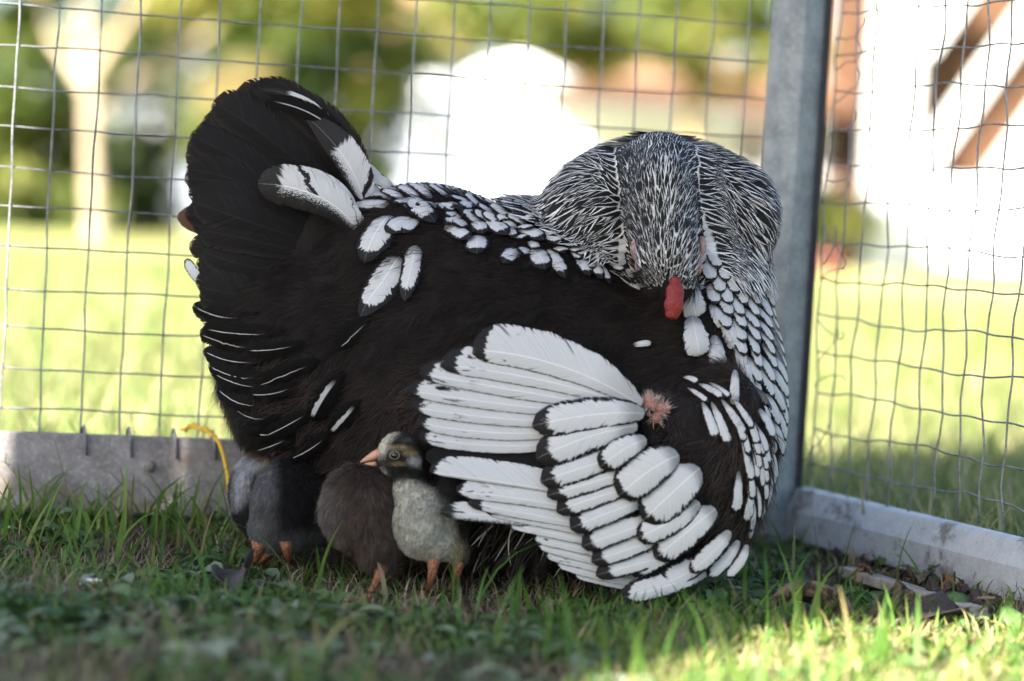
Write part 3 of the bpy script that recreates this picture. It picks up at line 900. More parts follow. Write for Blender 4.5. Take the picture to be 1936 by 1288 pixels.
d = 24
hs = empty('pale_house', gpt(560, d))
tag(hs, 'pale rendered house half hidden by the shrubs', 'house')
wall_box(215, 880, d, 0, zat(60, 560, d), 4.0, 'wall', M['shaded_wall'], hs)
a0 = Wd(200, 60, d - 0.3); a1 = Wd(900, 85, d - 0.3)
rm = MB(); rt = a0[2]
rm.quad_box([(a0[0], a0[1], rt), (a1[0], a1[1], rt), (a1[0], a1[1] + 5, rt), (a0[0], a0[1] + 5, rt),
             (a0[0] + 0.4, a0[1] + 2.4, rt + 1.5), (a1[0] - 0.4, a1[1] + 2.4, rt + 1.5), (a1[0] - 0.4, a1[1] + 2.6, rt + 1.5), (a0[0] + 0.4, a0[1] + 2.6, rt + 1.5)])
rm.build('roof', M['roof'], hs)
for px in (300, 470, 640, 800):
    w = wall_box(px - 22, px + 22, d - 0.03, zat(260, px, d), zat(150, px, d), 0.06, 'window', M['white_paint'], hs)
    wall_box(px - 17, px + 17, d - 0.05, zat(253, px, d), zat(157, px, d), 0.06, 'pane', M['glass'], w)

# white pavilion with a brown fascia, and a white parasol in front of it
d = 19
pv = empty('white_pavilion', gpt(1150, d))
tag(pv, 'white walled pavilion with brown roof edge, glaring in sunlight', 'pavilion')
wall_box(880, 1560, d, 0, zat(215, 1200, d), 3.0, 'wall', M['white_paint'], pv)
q0 = gpt(1000, d - 0.55); q1 = gpt(1600, d - 0.55)
wall_box(1040, 1600, d - 0.35, zat(205, 1200, d), zat(160, 1200, d), 0.12, 'fascia', M['brown'], pv)
a0 = Wd(1000, 165, d - 0.4); a1 = Wd(1610, 190, d - 0.4); rt = zat(163, 1200, d)
MB().quad_box([(a0[0], a0[1], rt), (a1[0], a1[1], rt), (a1[0], a1[1] + 4, rt), (a0[0], a0[1] + 4, rt),
               (a0[0] + 0.3, a0[1] + 1.9, rt + 0.35), (a1[0] - 0.3, a1[1] + 1.9, rt + 0.35), (a1[0] - 0.3, a1[1] + 2.1, rt + 0.35), (a0[0] + 0.3, a0[1] + 2.1, rt + 0.35)]).build('roof', M['roof'], pv)
wall_box(1395, 1425, d - 0.4, 0, zat(225, 1410, d), 0.1, 'post', M['brown'], pv)

d = 15
pb = empty('garden_parasol', gpt(985, d))
tag(pb, 'white open garden parasol in front of the pavilion', 'parasol')
top = Wd(985, 105, d); rad = 105 * d / F
mm = MB(); nseg = 8
rings = [(0.02, 0.0), (0.45, -0.14), (0.8, -0.27), (1.0, -0.37), (1.0, -0.47)]
for rr, dz in rings:
    for k in range(nseg):
        q = 2 * math.pi * k / nseg
        mm.v.append((top[0] + rad * rr * math.cos(q), top[1] + rad * rr * math.sin(q), top[2] + dz * rad * 1.1))
for i in range(len(rings) - 1):
    for k in range(nseg):
        mm.f.append((i * nseg + k, i * nseg + (k + 1) % nseg, (i + 1) * nseg + (k + 1) % nseg, (i + 1) * nseg + k))
mm.build('canopy', M['white_paint'], pb)
MB().tube([gpt(985, d) , top], 0.02, 8).build('pole', M['white_paint'], pb, True)

# white table under the parasol
d = 14
tb = empty('garden_table', gpt(940, d))
tag(tb, 'white garden table below the parasol', 'table')
g = gpt(940, d)
MB().box((g[0], g[1], zat(270, 940, d)), 0.9, 0.7, 0.04).build('tabletop', M['white_paint'], tb)
for sx_ in (-1, 1):
    for sy_ in (-1, 1):
        MB().box((g[0] + sx_ * 0.38, g[1] + sy_ * 0.28, zat(270, 940, d) / 2 - 0.01), 0.05, 0.05, zat(270, 940, d) - 0.02).build('leg', M['white_paint'], tb)

# veranda on the right: big white pillar, lattice screen before brown boards
d = 18
vr = empty('white_veranda', gpt(1670, d))
tag(vr, 'white veranda with stout pillar and diagonal lattice screen', 'veranda')
wall_box(1636, 1712, d, 0, 2.6, 76 * d / F, 'pillar', M['white_paint'], vr)
wall_box(1540, 1634, d + 1.0, 0, 2.2, 0.14, 'brown_post', M['brown'], vr)
wall_box(1710, 2100, d + 0.5, 0, 2.6, 0.1, 'back_wall', M['brown'], vr)
wall_box(1716, 2100, d - 0.02, 0.10, zat(345, 1850, d), 0.08, 'plinth', M['white_paint'], vr)
wall_box(1712, 2100, d - 0.03, zat(-40, 1850, d), zat(-90, 1850, d), 0.08, 'top_rail', M['white_paint'], vr)
zb, zt_ = zat(350, 1850, d), zat(-60, 1850, d)
A_ = gpt(1712, d - 0.01); B_ = gpt(2100, d - 0.01)
Lw = float(np.linalg.norm(B_[:2] - A_[:2])); ed = unit(np.array([*(B_[:2] - A_[:2]), 0])); en = np.array([-ed[1], ed[0], 0])
Hh = zt_ - zb
for k in range(-6, 12):
    for sgn in (1,):
        s0 = k * 0.56
        pts = []
        # clip the slanted slat to the screen
        for f in np.linspace(0, 1, 60):
            s = s0 + sgn * (f - (0 if sgn > 0 else 1)) * Hh * 0.62
            if 0 <= s <= Lw: pts.append((s, zb + f * Hh))
        if len(pts) < 3: continue
        (sa_, za_), (sb_, zb_) = pts[0], pts[-1]
        wv = 0.075
        o_ = 0.0 if sgn > 0 else 0.012
        P_ = lambda s, z, o: np.array([A_[0], A_[1], 0]) + ed * s + en * o + np.array([0, 0, z])
        MB().quad_box([P_(sa_ - wv, za_, o_), P_(sa_ + wv, za_, o_), P_(sa_ + wv, za_, o_ + 0.01), P_(sa_ - wv, za_, o_ + 0.01),
                       P_(sb_ - wv, zb_, o_), P_(sb_ + wv, zb_, o_), P_(sb_ + wv, zb_, o_ + 0.01), P_(sb_ - wv, zb_, o_ + 0.01)]).build('slat', M['white_paint'], vr)

d = 14
rb = empty('red_bucket', gpt(1572, d))
tag(rb, 'red bucket standing by the orange brown post', 'bucket')
g = gpt(1572, d)
MB().tube([g, g + np.array([0, 0, 0.13])], [0.045, 0.058], 16).build('pail', M['red'], rb, True)
MB().tube([g + np.array([0.058 * math.cos(q), 0, 0.13 + 0.058 * math.sin(q)]) for q in np.linspace(0, math.pi, 12)], 0.004, 6).build('handle', M['wire'], rb, True)

# two made-up cream boxes stand in for blurred bright highlights behind the tail
d = 13
for px, py, hh, lab in ((405, 185, 0.085, 'small cream box on a thin pole, added as a blurred highlight'), (475, 165, 0.12, 'bigger cream box on a pole, added as a bright blurred highlight')):
    nb_ = empty('highlight_box', gpt(px, d))
    tag(nb_, lab, 'highlight box', 'cream highlight boxes on poles')
    c = Wd(px, py, d)
    MB().box(c, hh * 1.7, hh * 1.4, hh * 2.0, 0.5).build('box', M['cream'], nb_)
    MB().quad_box([(c[0] + sx * hh * 1.1, c[1] + sy * hh * 0.95, c[2] + hh * 1.0 + z) for z in (0.002, 0.03) for sx, sy in ((-1, -1), (1, -1), (1, 1), (-1, 1))]).build('roof', M['cream'], nb_)
    MB().tube([gpt(px, d), c - np.array([0, 0, hh])], 0.018, 8).build('pole', M['bark2'], nb_, True)

# ================================================================ THE HEN AND HER CHICKS
def blob_body(name, blobs, voxel, smooth_it=6):
    """one continuous surface grown from overlapping ellipsoids. blob = (px, py, dz, rx, ry, rz[, roll degrees])"""
    m = MB()
    bm = bmesh.new()
    for b in blobs:
        px, py, dz, rx, ry, rz = b[:6]
        rot = b[6] if len(b) > 6 else 0.0
        k = (D0 + dz * S) / D0 * S
        c = W(px, py, dz)
        a = R(rot)
        e1 = AX * math.cos(a) + AY * math.sin(a); e2 = -AX * math.sin(a) + AY * math.cos(a)
        mat = Matrix(((e1[0] * rx * k, e2[0] * ry * k, AZ[0] * rz * k, c[0]), (e1[1] * rx * k, e2[1] * ry * k, AZ[1] * rz * k, c[1]),
                      (e1[2] * rx * k, e2[2] * ry * k, AZ[2] * rz * k, c[2]), (0, 0, 0, 1)))
        bmesh.ops.create_icosphere(bm, subdivisions=4, radius=1.0, matrix=mat)
    bmesh.ops.recalc_face_normals(bm, faces=bm.faces)
    me = bpy.data.meshes.new(name + '_src')
    bm.to_mesh(me); bm.free()
    tmp = bpy.data.objects.new(name + '_src', me)
    COL.objects.link(tmp)
    rm = tmp.modifiers.new('r', 'REMESH'); rm.mode = 'VOXEL'; rm.voxel_size = voxel
    sm = tmp.modifiers.new('s', 'SMOOTH'); sm.factor = 0.6; sm.iterations = smooth_it
    dg = bpy.context.evaluated_depsgraph_get()
    res = bpy.data.meshes.new_from_object(tmp.evaluated_get(dg))
    res.name = name
    bpy.data.objects.remove(tmp); bpy.data.meshes.remove(me)
    return res

def bvh_of(me):
    v = [x.co.copy() for x in me.vertices]
    return BVHTree.FromPolygons(v, [tuple(p.vertices) for p in me.polygons])

def surf_samples(me, n, r):
    """n area-weighted points with normals on a mesh"""
    me.calc_loop_triangles()
    co = np.empty(len(me.vertices) * 3); me.vertices.foreach_get('co', co); co = co.reshape(-1, 3)
    ti = np.empty(len(me.loop_triangles) * 3, np.int32); me.loop_triangles.foreach_get('vertices', ti); ti = ti.reshape(-1, 3)
    a, b, c = co[ti[:, 0]], co[ti[:, 1]], co[ti[:, 2]]
    cr = np.cross(b - a, c - a); ar = np.linalg.norm(cr, axis=1)
    k = r.choice(len(ti), n, p=ar / ar.sum())
    u, v = r.uniform(size=n), r.uniform(size=n)
    fl = u + v > 1; u[fl], v[fl] = 1 - u[fl], 1 - v[fl]
    return a[k] + (b - a)[k] * u[:, None] + (c - a)[k] * v[:, None], unit(cr[k])

def strands(name, parent, pos, dirs, nrm, length, rad, colors, r, droop=0.3, curl=0.25, npt=5, cell=None, pull=0.65):
    """down as hair curves"""
    n = len(pos)
    hc = bpy.data.hair_curves.new(name)
    hc.add_curves([npt] * n)
    P = np.empty((n, npt, 3))
    p = pos - nrm * 0.0004
    d = dirs.copy()
    w = unit(r.normal(size=(n, 3)))
    for k in range(npt):
        P[:, k] = p
        p = p + d * (length / (npt - 1))[:, None]
        d = unit(d + w * curl / npt * 2 + np.array([0, 0, -1.0]) * droop / npt)
    if cell:
        key = np.floor((pos + 0.35 * cell * r.normal(size=pos.shape)) / cell).astype(np.int64)
        _, inv = np.unique(key[:, 0] * 73856093 ^ key[:, 1] * 19349663 ^ key[:, 2] * 83492791, return_inverse=True)
        inv = inv.ravel(); cnt = np.bincount(inv)
        tipm = np.stack([np.bincount(inv, P[:, -1, k]) / cnt for k in range(3)], -1)
        tone = r.uniform(0.65, 1.35, len(cnt))[inv][:, None]
        colors = colors * tone
        dlt = tipm[inv] - P[:, -1]
        for k in range(npt):
            P[:, k] += dlt * ((k / (npt - 1)) ** 1.4 * pull)
    hc.attributes['position'].data.foreach_set('vector', P.astype(np.float32).ravel())
    ra = hc.attributes.get('radius') or hc.attributes.new('radius', 'FLOAT', 'POINT')
    prof = np.linspace(1, 0, npt) ** 0.7 * 0.9 + 0.1
    ra.data.foreach_set('value', (rad * prof[None, :] * np.ones((n, 1))).astype(np.float32).ravel())
    ca = hc.attributes.new('strand', 'FLOAT_COLOR', 'CURVE')
    ca.data.foreach_set('color', np.concatenate([np.clip(colors, 0, 1), np.ones((n, 1))], 1).astype(np.float32).ravel())
    hc.materials.append(M['down'])
    o = bpy.data.objects.new(name, hc)
    COL.objects.link(o)
    o.parent = parent
    if parent.parent is None and parent.type == 'EMPTY':
        o.matrix_parent_inverse = Matrix.Translation(-Vector(parent.location))
    o['kind'] = 'stuff'
    return o

_t = np.linspace(0, 1, 25)
PROF = {
    'round': (_t, np.clip(0.30 * (1 - _t) ** 2 + np.sin(np.pi * _t ** 0.92) ** 0.55, 0, 1.0) * np.where(_t > 0.999, 0.05, 1)),
    'oval': ([0, .08, .25, .5, .72, .86, .94, .98, 1], [.35, .62, .86, 1.0, 1.0, .88, .66, .40, .10]),
    'scale': ([0, .08, .25, .5, .72, .88, 1], [.45, .70, .95, 1.0, .90, .55, .06]),
    'blade': ([0, .08, .3, .6, .85, .94, .98, 1], [.18, .45, .82, 1.0, .97, .82, .58, .25]),
    'tail': ([0, .1, .35, .65, .85, .95, 1], [.25, .45, .75, 1.0, .98, .72, .18]),
    'lance': ([0, .15, .4, .7, 1], [.35, .9, 1.0, .7, .03]),
}

def feather_geo(c, N, w0, w1, prof, cup, nw, r, rag=0.05):
    """c: (n,3) centre line, N: (n,3) outward normals; w0/w1 vane widths either side of the shaft -> verts, uv"""
    n = len(c)
    T = np.gradient(c, axis=0); T = unit(T)
    Sd = unit(np.cross(N, T)); Nn = np.cross(T, Sd)
    u = np.linspace(0, 1, n)
    pw = np.interp(u, *PROF[prof])
    av = np.linspace(-1, 1, nw)
    V = np.empty((n, nw, 3)); U = np.empty((n, nw, 2))
    jl, jr = 1 + rag * r.normal(size=n), 1 + rag * r.normal(size=n)
    for j, a in enumerate(av):
        wd = (w0 * jl if a < 0 else w1 * jr) * pw
        # barbs sweep towards the tip
        sweep = 0.22 * abs(a) * pw * (w0 + w1) * 0.5
        V[:, j] = c + Sd * (a * wd)[:, None] + T * (sweep * np.clip(1.15 - u, 0, 1))[:, None] + Nn * (cup * (1 - a * a) * pw * (w0 + w1) * 0.5)[:, None]
        U[:, j, 0] = u; U[:, j, 1] = (a + 1) / 2
    return V.reshape(-1, 3), U.reshape(-1, 2)

def grid_faces(n, nw):
    i = (np.arange(n - 1)[:, None] * nw + np.arange(nw - 1)[None]).ravel()
    return np.stack([i, i + 1, i + nw + 1, i + nw], -1)

def feather_obj(name, parent, c, N, w0, w1, prof, style, rim, tip, cup, r, nw=9, rag=0.04):
    V, U = feather_geo(c, N, w0, w1, prof, cup, nw, r, rag)
    nv = len(V)
    me = mesh_np(name, V, grid_faces(len(c), nw), U, {'rnd': np.full(nv, r.uniform()), 'rim': np.full(nv, rim), 'tip': np.full(nv, tip)})
    return link(name, me, M[style], parent)

def bez(p0, p1, p2, n):
    t = np.linspace(0, 1, n)[:, None]
    return (1 - t) ** 2 * p0 + 2 * t * (1 - t) * p1 + t * t * p2

# ---------------------------------------------------------------- hen body
HB = [
    (955, 745, 330, 435, 360, 285), (800, 560, 320, 225, 205, 190), (620, 690, 320, 205, 225, 200), (790, 930, 310, 190, 170, 150),
    (1285, 760, 300, 190, 325, 230), (1305, 570, 300, 145, 190, 180), (1040, 560, 320, 200, 170, 190),
    (1265, 430, 250, 140, 145, 130), (1248, 335, 185, 86, 84, 95), (1250, 400, 92, 66, 118, 72), (1262, 480, 52, 60, 78, 56), (1274, 535, 38, 44, 46, 38),
    (1128, 402, 225, 92, 92, 85, -20), (1150, 470, 230, 75, 60, 80, 20), (1390, 400, 240, 68, 88, 80, -15), (1360, 450, 240, 70, 60, 80),
    (1325, 348, 235, 80, 62, 70, 25), (1168, 345, 235, 78, 62, 70, -25), (1345, 880, 45, 112, 195, 80, 8), (1300, 770, 70, 90, 80, 70),
]
hen_base = W(1000, 1110, 300); hen_base[2] = 0.0
hen = empty('hen', hen_base)
tag(hen, 'black and white laced hen preening herself with one wing fanned down', 'hen')
body_me = blob_body('body', HB, 0.0038, 8)
t = NT('dark_skin_plumage'); nz = t.noise(220, t.pos(), 4)
M['hen_body'] = t.principled(t.mix(nz, (0.006, 0.005, 0.0045), (0.02, 0.016, 0.014)), 0.8, 0.1, t.bump(nz, 0.6, 0.002))
body = link('body', body_me, M['hen_body'], hen)
BV = bvh_of(body_me)

def hit(px, py):
    """first point of the hen's body under a photo pixel"""
    d = V3(Wd(px, py, 1.0) - CL).normalized()
    loc, nor, _, _ = BV.ray_cast(CAML, d)
    if loc is None:
        q = W(px, py, 260)
        loc, nor, _, _ = BV.find_nearest(V3(q))
    return np.array(loc), np.array(nor)

def snap(p):
    loc, nor, _, _ = BV.find_nearest(V3(p))
    return np.array(loc), np.array(nor)

def drape(p0, p1, n, lift0, lift1, bow=0.0):
    """centre line from p0 to p1 hugging the body, rising from lift0 to lift1"""
    c = np.empty((n, 3)); N = np.empty((n, 3))
    for i in range(n):
        f = i / (n - 1)
        q, nn = snap(p0 + (p1 - p0) * f)
        c[i] = q + nn * (lift0 + (lift1 - lift0) * f + bow * math.sin(math.pi * f)); N[i] = nn
    for _ in range(2):
        N[1:-1] = unit(N[:-2] + N[1:-1] + N[2:])
        c[1:-1] = (c[:-2] + 2 * c[1:-1] + c[2:]) / 4
    return c, N

def body_feather(bx, by, tx, ty, hwpx, style='laced', prof='round', rim=0.20, tip=0.14, lift=(0.0005, 0.005), cup=0.3, r=rng, parent=None, n=14):
    p0, n0 = hit(bx, by); p1, n1 = hit(tx, ty)
    # a true length: do not let a feather plunge to a far surface behind
    L = math.hypot(tx - bx, ty - by) * S * 1.12
    v = p1 - p0; l = np.linalg.norm(v)
    if l > 1.9 * L: p1 = p0 + v / l * 1.9 * L
    c, N = drape(p0, p1, n, lift[0], lift[1], 0.0006)
    k = hwpx * S * 1.08
    return feather_obj('feather', parent or body, c, N, k, k, prof, style, rim, tip, cup, r)

fr = np.random.default_rng(101)
def z2(x, y): return 660 + x / 3.22, 300 + y / 3.22
# --- scalloped feathers on the back and saddle (traced one by one)
BACK = [
    (270, 170, 80, 265, 58), (240, 280, 35, 335, 50), (250, 360, 130, 625, 84), (375, 365, 250, 470, 55), (335, 250, 505, 405, 58),
    (480, 285, 640, 325, 25), (805, 290, 590, 265, 24), (810, 390, 668, 345, 30), (595, 400, 735, 518, 44), (775, 375, 815, 490, 42),
    (835, 378, 955, 490, 50), (780, 470, 785, 600, 58), (300, 610, 115, 955, 82), (402, 530, 362, 860, 50), (985, 340, 1135, 428, 40),
    (1105, 325, 1245, 392, 32), (1050, 420, 1170, 525, 48), (1160, 435, 1285, 555, 48), (1310, 435, 1390, 560, 45), (1025, 550, 945, 655, 46),
    (1105, 555, 1035, 600, 34), (1125, 545, 1185, 690, 54), (1210, 550, 1300, 735, 42), (1395, 585, 1445, 730, 38), (1460, 605, 1520, 750, 34),
    (1515, 625, 1570, 775, 24), (1445, 508, 1555, 625, 35), (1598, 625, 1648, 715, 26), (1690, 640, 1712, 760, 20), (1230, 390, 1350, 440, 28),
]
for k, (a, b, c_, d_, h_) in enumerate(BACK):
    x0, y0 = z2(a, b); x1, y1 = z2(c_, d_)
    x0, y0, x1, y1 = x0 - 0.08 * (x1 - x0), y0 - 0.08 * (y1 - y0), x1 + 0.10 * (x1 - x0), y1 + 0.10 * (y1 - y0)
    body_feather(x0, y0, x1, y1, h_ / 3.22 * 1.28, rim=0.30, tip=0.20, r=fr, lift=(-0.002, 0.0045 + 0.0015 * fr.uniform()))
# rows along the ridge of the back, foreshortened, tips towards the tail
for row in range(5):
    for i in range(13 - (row > 2) * 3):
        x0 = 740 + i * 27 + 12 * (row % 2) + fr.normal(0, 3)
        top = 338 + 46 * sstep(860, 1060, x0)
        y0 = top + 6 + row * 15 + fr.normal(0, 2)
        if row > 2 and (x0 < 900): continue
        if x0 > 1075: continue
        body_feather(x0, y0, x0 - 44, y0 - 15 + 5 * fr.normal(), 13, rim=0.36, tip=0.17, r=fr, lift=(-0.001, 0.005), n=10)
for i in range(30):
    x0 = fr.uniform(770, 1110); top = 338 + 46 * sstep(860, 1060, x0)
    y0 = top + fr.uniform(40, 78) + 30 * sstep(950, 1100, x0)
    a_ = fr.uniform(0.3, 1.1); L_ = fr.uniform(30, 46)
    body_feather(x0, y0, x0 - L_ * math.cos(a_) * (1 if x0 < 930 else -0.5), y0 + L_ * math.sin(a_), fr.uniform(11, 16), rim=0.32, tip=0.18, r=fr, lift=(-0.002, 0.0035 + 0.002 * fr.uniform()), n=12)
# small pale plume at the root of the tail
for (a, b, c_, d_, h_) in ((275, 150, 20, 65, 46), (250, 130, 45, 20, 30), (200, 190, 10, 150, 34)):
    x0, y0 = z2(a, b); x1, y1 = z2(c_, d_)
    p0, n0 = hit(x0, y0)
    _, _, dz = proj(p0)
    c = bez(p0, W((x0 + x1) / 2, (y0 + y1) / 2 - 9, dz - 12), W(x1, y1, dz - 16), 12)
    feather_obj('feather', body, c, np.tile(-AZ - 0.3 * AY, (12, 1)), h_ / 3.22 * S, h_ / 3.22 * S, 'oval', 'laced', 0.16, 0.08, 0.2, fr)
# --- three big white ovals beside the comb and others running down the side of the breast
for (bx, by, tx, ty, h_) in ((1300, 532, 1316, 602, 23), (1308, 598, 1322, 676, 24), (1352, 635, 1358, 700, 17), (1368, 600, 1392, 660, 16), (1395, 640, 1405, 700, 12),
                             (1408, 668, 1416, 740, 15), (1390, 700, 1388, 770, 9), (1425, 700, 1432, 780, 15), (1345, 575, 1368, 620, 12),
                             (1195, 652, 1232, 648, 6), (1440, 740, 1450, 820, 14), (1462, 735, 1470, 815, 13), (1455, 790, 1462, 862, 13)):
    dzz = [float(proj(hit(x_, y_)[0])[2]) for x_, y_ in ((bx + 14, by + 10), ((bx + tx) / 2 + 6, (by + ty) / 2), (tx, ty))]
    dzm = min(dzz[1], dzz[2]) if bx < 1340 else dzz[1]
    nmid = hit((bx + tx) / 2 + 6, (by + ty) / 2)[1]
    c = bez(W(bx, by, dzm + 4), W((bx + tx) / 2, (by + ty) / 2, dzm - 26), W(tx, ty, dzm - 10), 14)
    feather_obj('feather', body, c, np.tile(unit(nmid - 0.8 * AZ), (14, 1)), h_ * S * 1.1, h_ * S * 1.1, 'oval', 'laced', 0.12, 0.06, 0.3, fr)
# --- breast scales
rows = 0
yy = 470.0
while yy < 800:
    rows += 1
    f = (yy - 470) / 330
    xl = np.interp(yy, [470, 540, 600, 660, 720, 800], [1335, 1345, 1375, 1412, 1430, 1442]); xr = np.interp(yy, [470, 540, 600, 660, 720, 800], [1440, 1462, 1472, 1484, 1490, 1490])
    step = 23 + 3 * f
    xx = xl + (rows % 2) * step * 0.5
    while xx < xr:
        L_ = 44 + 22 * f
        body_feather(xx + fr.normal(0, 2), yy + fr.normal(0, 2), xx + 7 + 8 * (xx - 1380) / 100 + fr.normal(0, 2), yy + L_, 15.5 + 1.5 * f, prof='scale', rim=0.22 + 0.06 * fr.uniform(), tip=0.15, r=fr, lift=(-0.001, 0.005), n=10)
        xx += step
    yy += 21 + 5 * f

# --- wing: a fleshy forewing with fanned feathers as its pieces
wing_me = blob_body('wing', [(1330, 870, 20, 80, 150, 55, 10), (1262, 775, 5, 52, 30, 30, 20), (1225, 770, 0, 28, 22, 20, 0), (1300, 800, 15, 70, 60, 45)], 0.0022, 6)
t = NT('wing_skin'); nz = t.noise(300, t.pos(), 4); wp = t.pos()
M['wing_skin'] = t.principled(t.mix(nz, (0.006, 0.005, 0.0045), (0.022, 0.018, 0.016)), 0.75, 0.1, t.bump(nz, 0.6, 0.0015))
wing = link('wing', wing_me, M['wing_skin'], hen)
WV = bvh_of(wing_me)
wr = np.random.default_rng(202)

def wing_depth(x, y):
    """the fanned wing hangs as a gently dished sheet in front of the body"""
    return -62 + 0.055 * (x - 800) - 18 * math.exp(-(((x - 1180) / 170) ** 2 + ((y - 900) / 200) ** 2)) + 0.05 * max(0, y - 1000)

def wing_feather(b, c_, tp, up, lo, style, prof, rim, tip, layer, cup=0.12, nw=11, n=26, rag=0.02):
    """b/c_/tp photo points of root, middle and tip of the shaft; up/lo vane widths; higher layer lies nearer"""
    P = []
    for k, q in enumerate((b, c_, tp)):
        dz = wing_depth(*q) - layer * 2.2 - (4 if k == 1 else 0)
        P.append(W(q[0], q[1], dz))
    mid = 2 * P[1] - 0.5 * (P[0] + P[2])
    c = bez(P[0], mid, P[2], n)
    # fan tilt: the lower vane tucks a little behind
    return feather_obj('feather', wing, c, np.tile(unit(-AZ - 0.16 * AY), (n, 1)), lo * S, up * S, prof, style, rim, tip, cup, wr, nw, rag)

# long flight feathers, upper fan (vane order: first width = side below the shaft in the picture)
FAN = [  # root, middle, tip, up, lo
    ((1212, 768), (1062, 694), (893, 662), 24, 56), ((1205, 772), (1035, 722), (832, 690), 17, 44), ((1205, 776), (1010, 745), (792, 706), 15, 40),
    ((1200, 782), (1000, 770), (769, 738), 14, 36), ((1200, 790), (995, 795), (776, 769), 14, 32), ((1195, 800), (990, 820), (788, 800), 14, 32), ((1190, 812), (985, 843), (792, 824), 15, 27)]
for i, (b, c_, tp, up, lo) in enumerate(FAN):
    wing_feather(b, c_, tp, up, lo, 'primary', 'blade', 0.055, (0.075, 0.075, 0.055, 0.045, 0.045, 0.045, 0.045)[i], 9 - i)
# black outer vane shown above the first feather, dark gap under the last
wing_feather((1205, 770), (1085, 680), (900, 655), 26, 26, 'black', 'blade', 0.1, 0.1, 0, 0.1)
wing_feather((1190, 860), (1000, 880), (805, 862), 22, 30, 'black', 'blade', 0.1, 0.1, 0.5, 0.1)
LOW = [((1195, 955), (1010, 922), (812, 893), 5, 40, 'primary', 0.03), ((1195, 985), (1040, 952), (862, 930), 12, 32, 'primary', 0.03), ((1195, 1010), (1030, 978), (884, 950), 12, 26, 'primary', 0.10),
       ((1200, 1015), (1010, 985), (832, 968), 14, 24, 'tailmix', 0.10), ((1205, 1030), (1060, 995), (920, 968), 10, 22, 'primary', 0.03),
       ((1210, 1050), (1090, 1018), (960, 992), 10, 20, 'primary', 0.03), ((1220, 1070), (1110, 1040), (1008, 1018), 10, 20, 'primary', 0.03),
       ((1225, 1085), (1125, 1060), (1016, 1032), 9, 18, 'primary', 0.03), ((1230, 1098), (1135, 1075), (1030, 1050), 9, 18, 'primary', 0.03),
       ((1235, 1110), (1150, 1093), (1052, 1066), 9, 17, 'primary', 0.03), ((1245, 1120), (1170, 1105), (1085, 1085), 9, 16, 'primary', 0.03)]
for i, (b, c_, tp, up, lo, st, tipw) in enumerate(LOW):
    wing_feather(b, c_, tp, up, lo, st, 'blade', 0.06 if st == 'primary' else 0.7, tipw, 8 - i * 0.7 - (3 if st == 'tailmix' else 0))
# coverts with heavy black lacing, overlapping downwards
COV = [((1218, 782), (1120, 785), (1006, 806), 26, 24, .13), ((1205, 805), (1110, 828), (1014, 868), 26, 26, .15), ((1190, 860), (1110, 882), (1022, 912), 20, 22, .16),
       ((1200, 890), (1120, 912), (1034, 938), 16, 20, .17), ((1208, 918), (1130, 940), (1052, 968), 16, 20, .17), ((1222, 945), (1150, 970), (1078, 1000), 18, 22, .17),
       ((1238, 985), (1170, 1008), (1100, 1034), 16, 20, .17), ((1256, 1015), (1190, 1038), (1118, 1062), 15, 18, .17), ((1268, 1050), (1200, 1068), (1126, 1088), 14, 16, .2),
       ((1335, 1085), (1260, 1108), (1172, 1132), 16, 20, .12), ((1300, 1025), (1245, 1056), (1190, 1084), 16, 20, .16), ((1345, 1055), (1290, 1088), (1225, 1116), 15, 20, .3)]
for i, (b, c_, tp, up, lo, tipw) in enumerate(COV):
    up, lo = up * 1.2, lo * 1.45
    wing_feather(b, c_, tp, up, lo, 'laced', 'oval', 0.25, tipw, 12 + 0.3 * (len(COV) - i), 0.2, 11, 20)
BIG = [((1222, 832), (1180, 850), (1134, 884), 22, 22, .14), ((1283, 862), (1232, 888), (1170, 938), 30, 36, .10), ((1322, 886), (1282, 922), (1216, 984), 34, 36, .09),
       ((1322, 950), (1270, 985), (1204, 1018), 22, 24, .10), ((1352, 962), (1306, 1000), (1238, 1056), 26, 28, .09), ((1380, 1004), (1350, 1042), (1304, 1082), 14, 16, .08),
       ((1396, 1022), (1375, 1058), (1338, 1092), 10, 12, .08), ((1412, 1030), (1400, 1062), (1372, 1092), 9, 9, .08)]
for i, (b, c_, tp, up, lo, tipw) in enumerate(BIG):
    wing_feather(b, c_, tp, up * 1.15, lo * 1.2, 'laced', 'oval', 0.21, tipw, 18 + 0.5 * (len(BIG) - i) - (0 if i < 6 else 6), 0.25, 11, 20)
# small coverts on the shoulder
def on_wing(px, py):
    d = V3(Wd(px, py, 1.0) - CL).normalized()
    loc, nor, _, _ = WV.ray_cast(CAML, d)
    l2, n2, _, _ = BV.ray_cast(CAML, d)
    best = None
    for l, n_ in ((loc, nor), (l2, n2)):
        if l is not None and (best is None or l.y < best[0].y): best = (l, n_)
    if best is None:
        return hit(px, py)
    return np.array(best[0]), np.array(best[1])
SM = [(1327, 762, 1352, 832, 11), (1345, 762, 1377, 845, 11), (1364, 757, 1404, 826, 10), (1382, 752, 1418, 815, 8), (1292, 716, 1324, 730, 7), (1322, 728, 1368, 756, 8),
      (1342, 726, 1380, 756, 6), (1400, 770, 1428, 845, 8), (1412, 785, 1436, 865, 8), (1424, 800, 1445, 880, 8), (1395, 890, 1385, 968, 12), (1419, 912, 1401, 985, 11),
      (1442, 952, 1424, 1018, 11), (1459, 950, 1442, 1028, 10), (1440, 870, 1448, 940, 9), (1450, 840, 1464, 905, 9), (1432, 845, 1440, 915, 8), (1455, 895, 1464, 965, 8), (1420, 850, 1424, 905, 7), (1300, 735, 1340, 765, 6)]
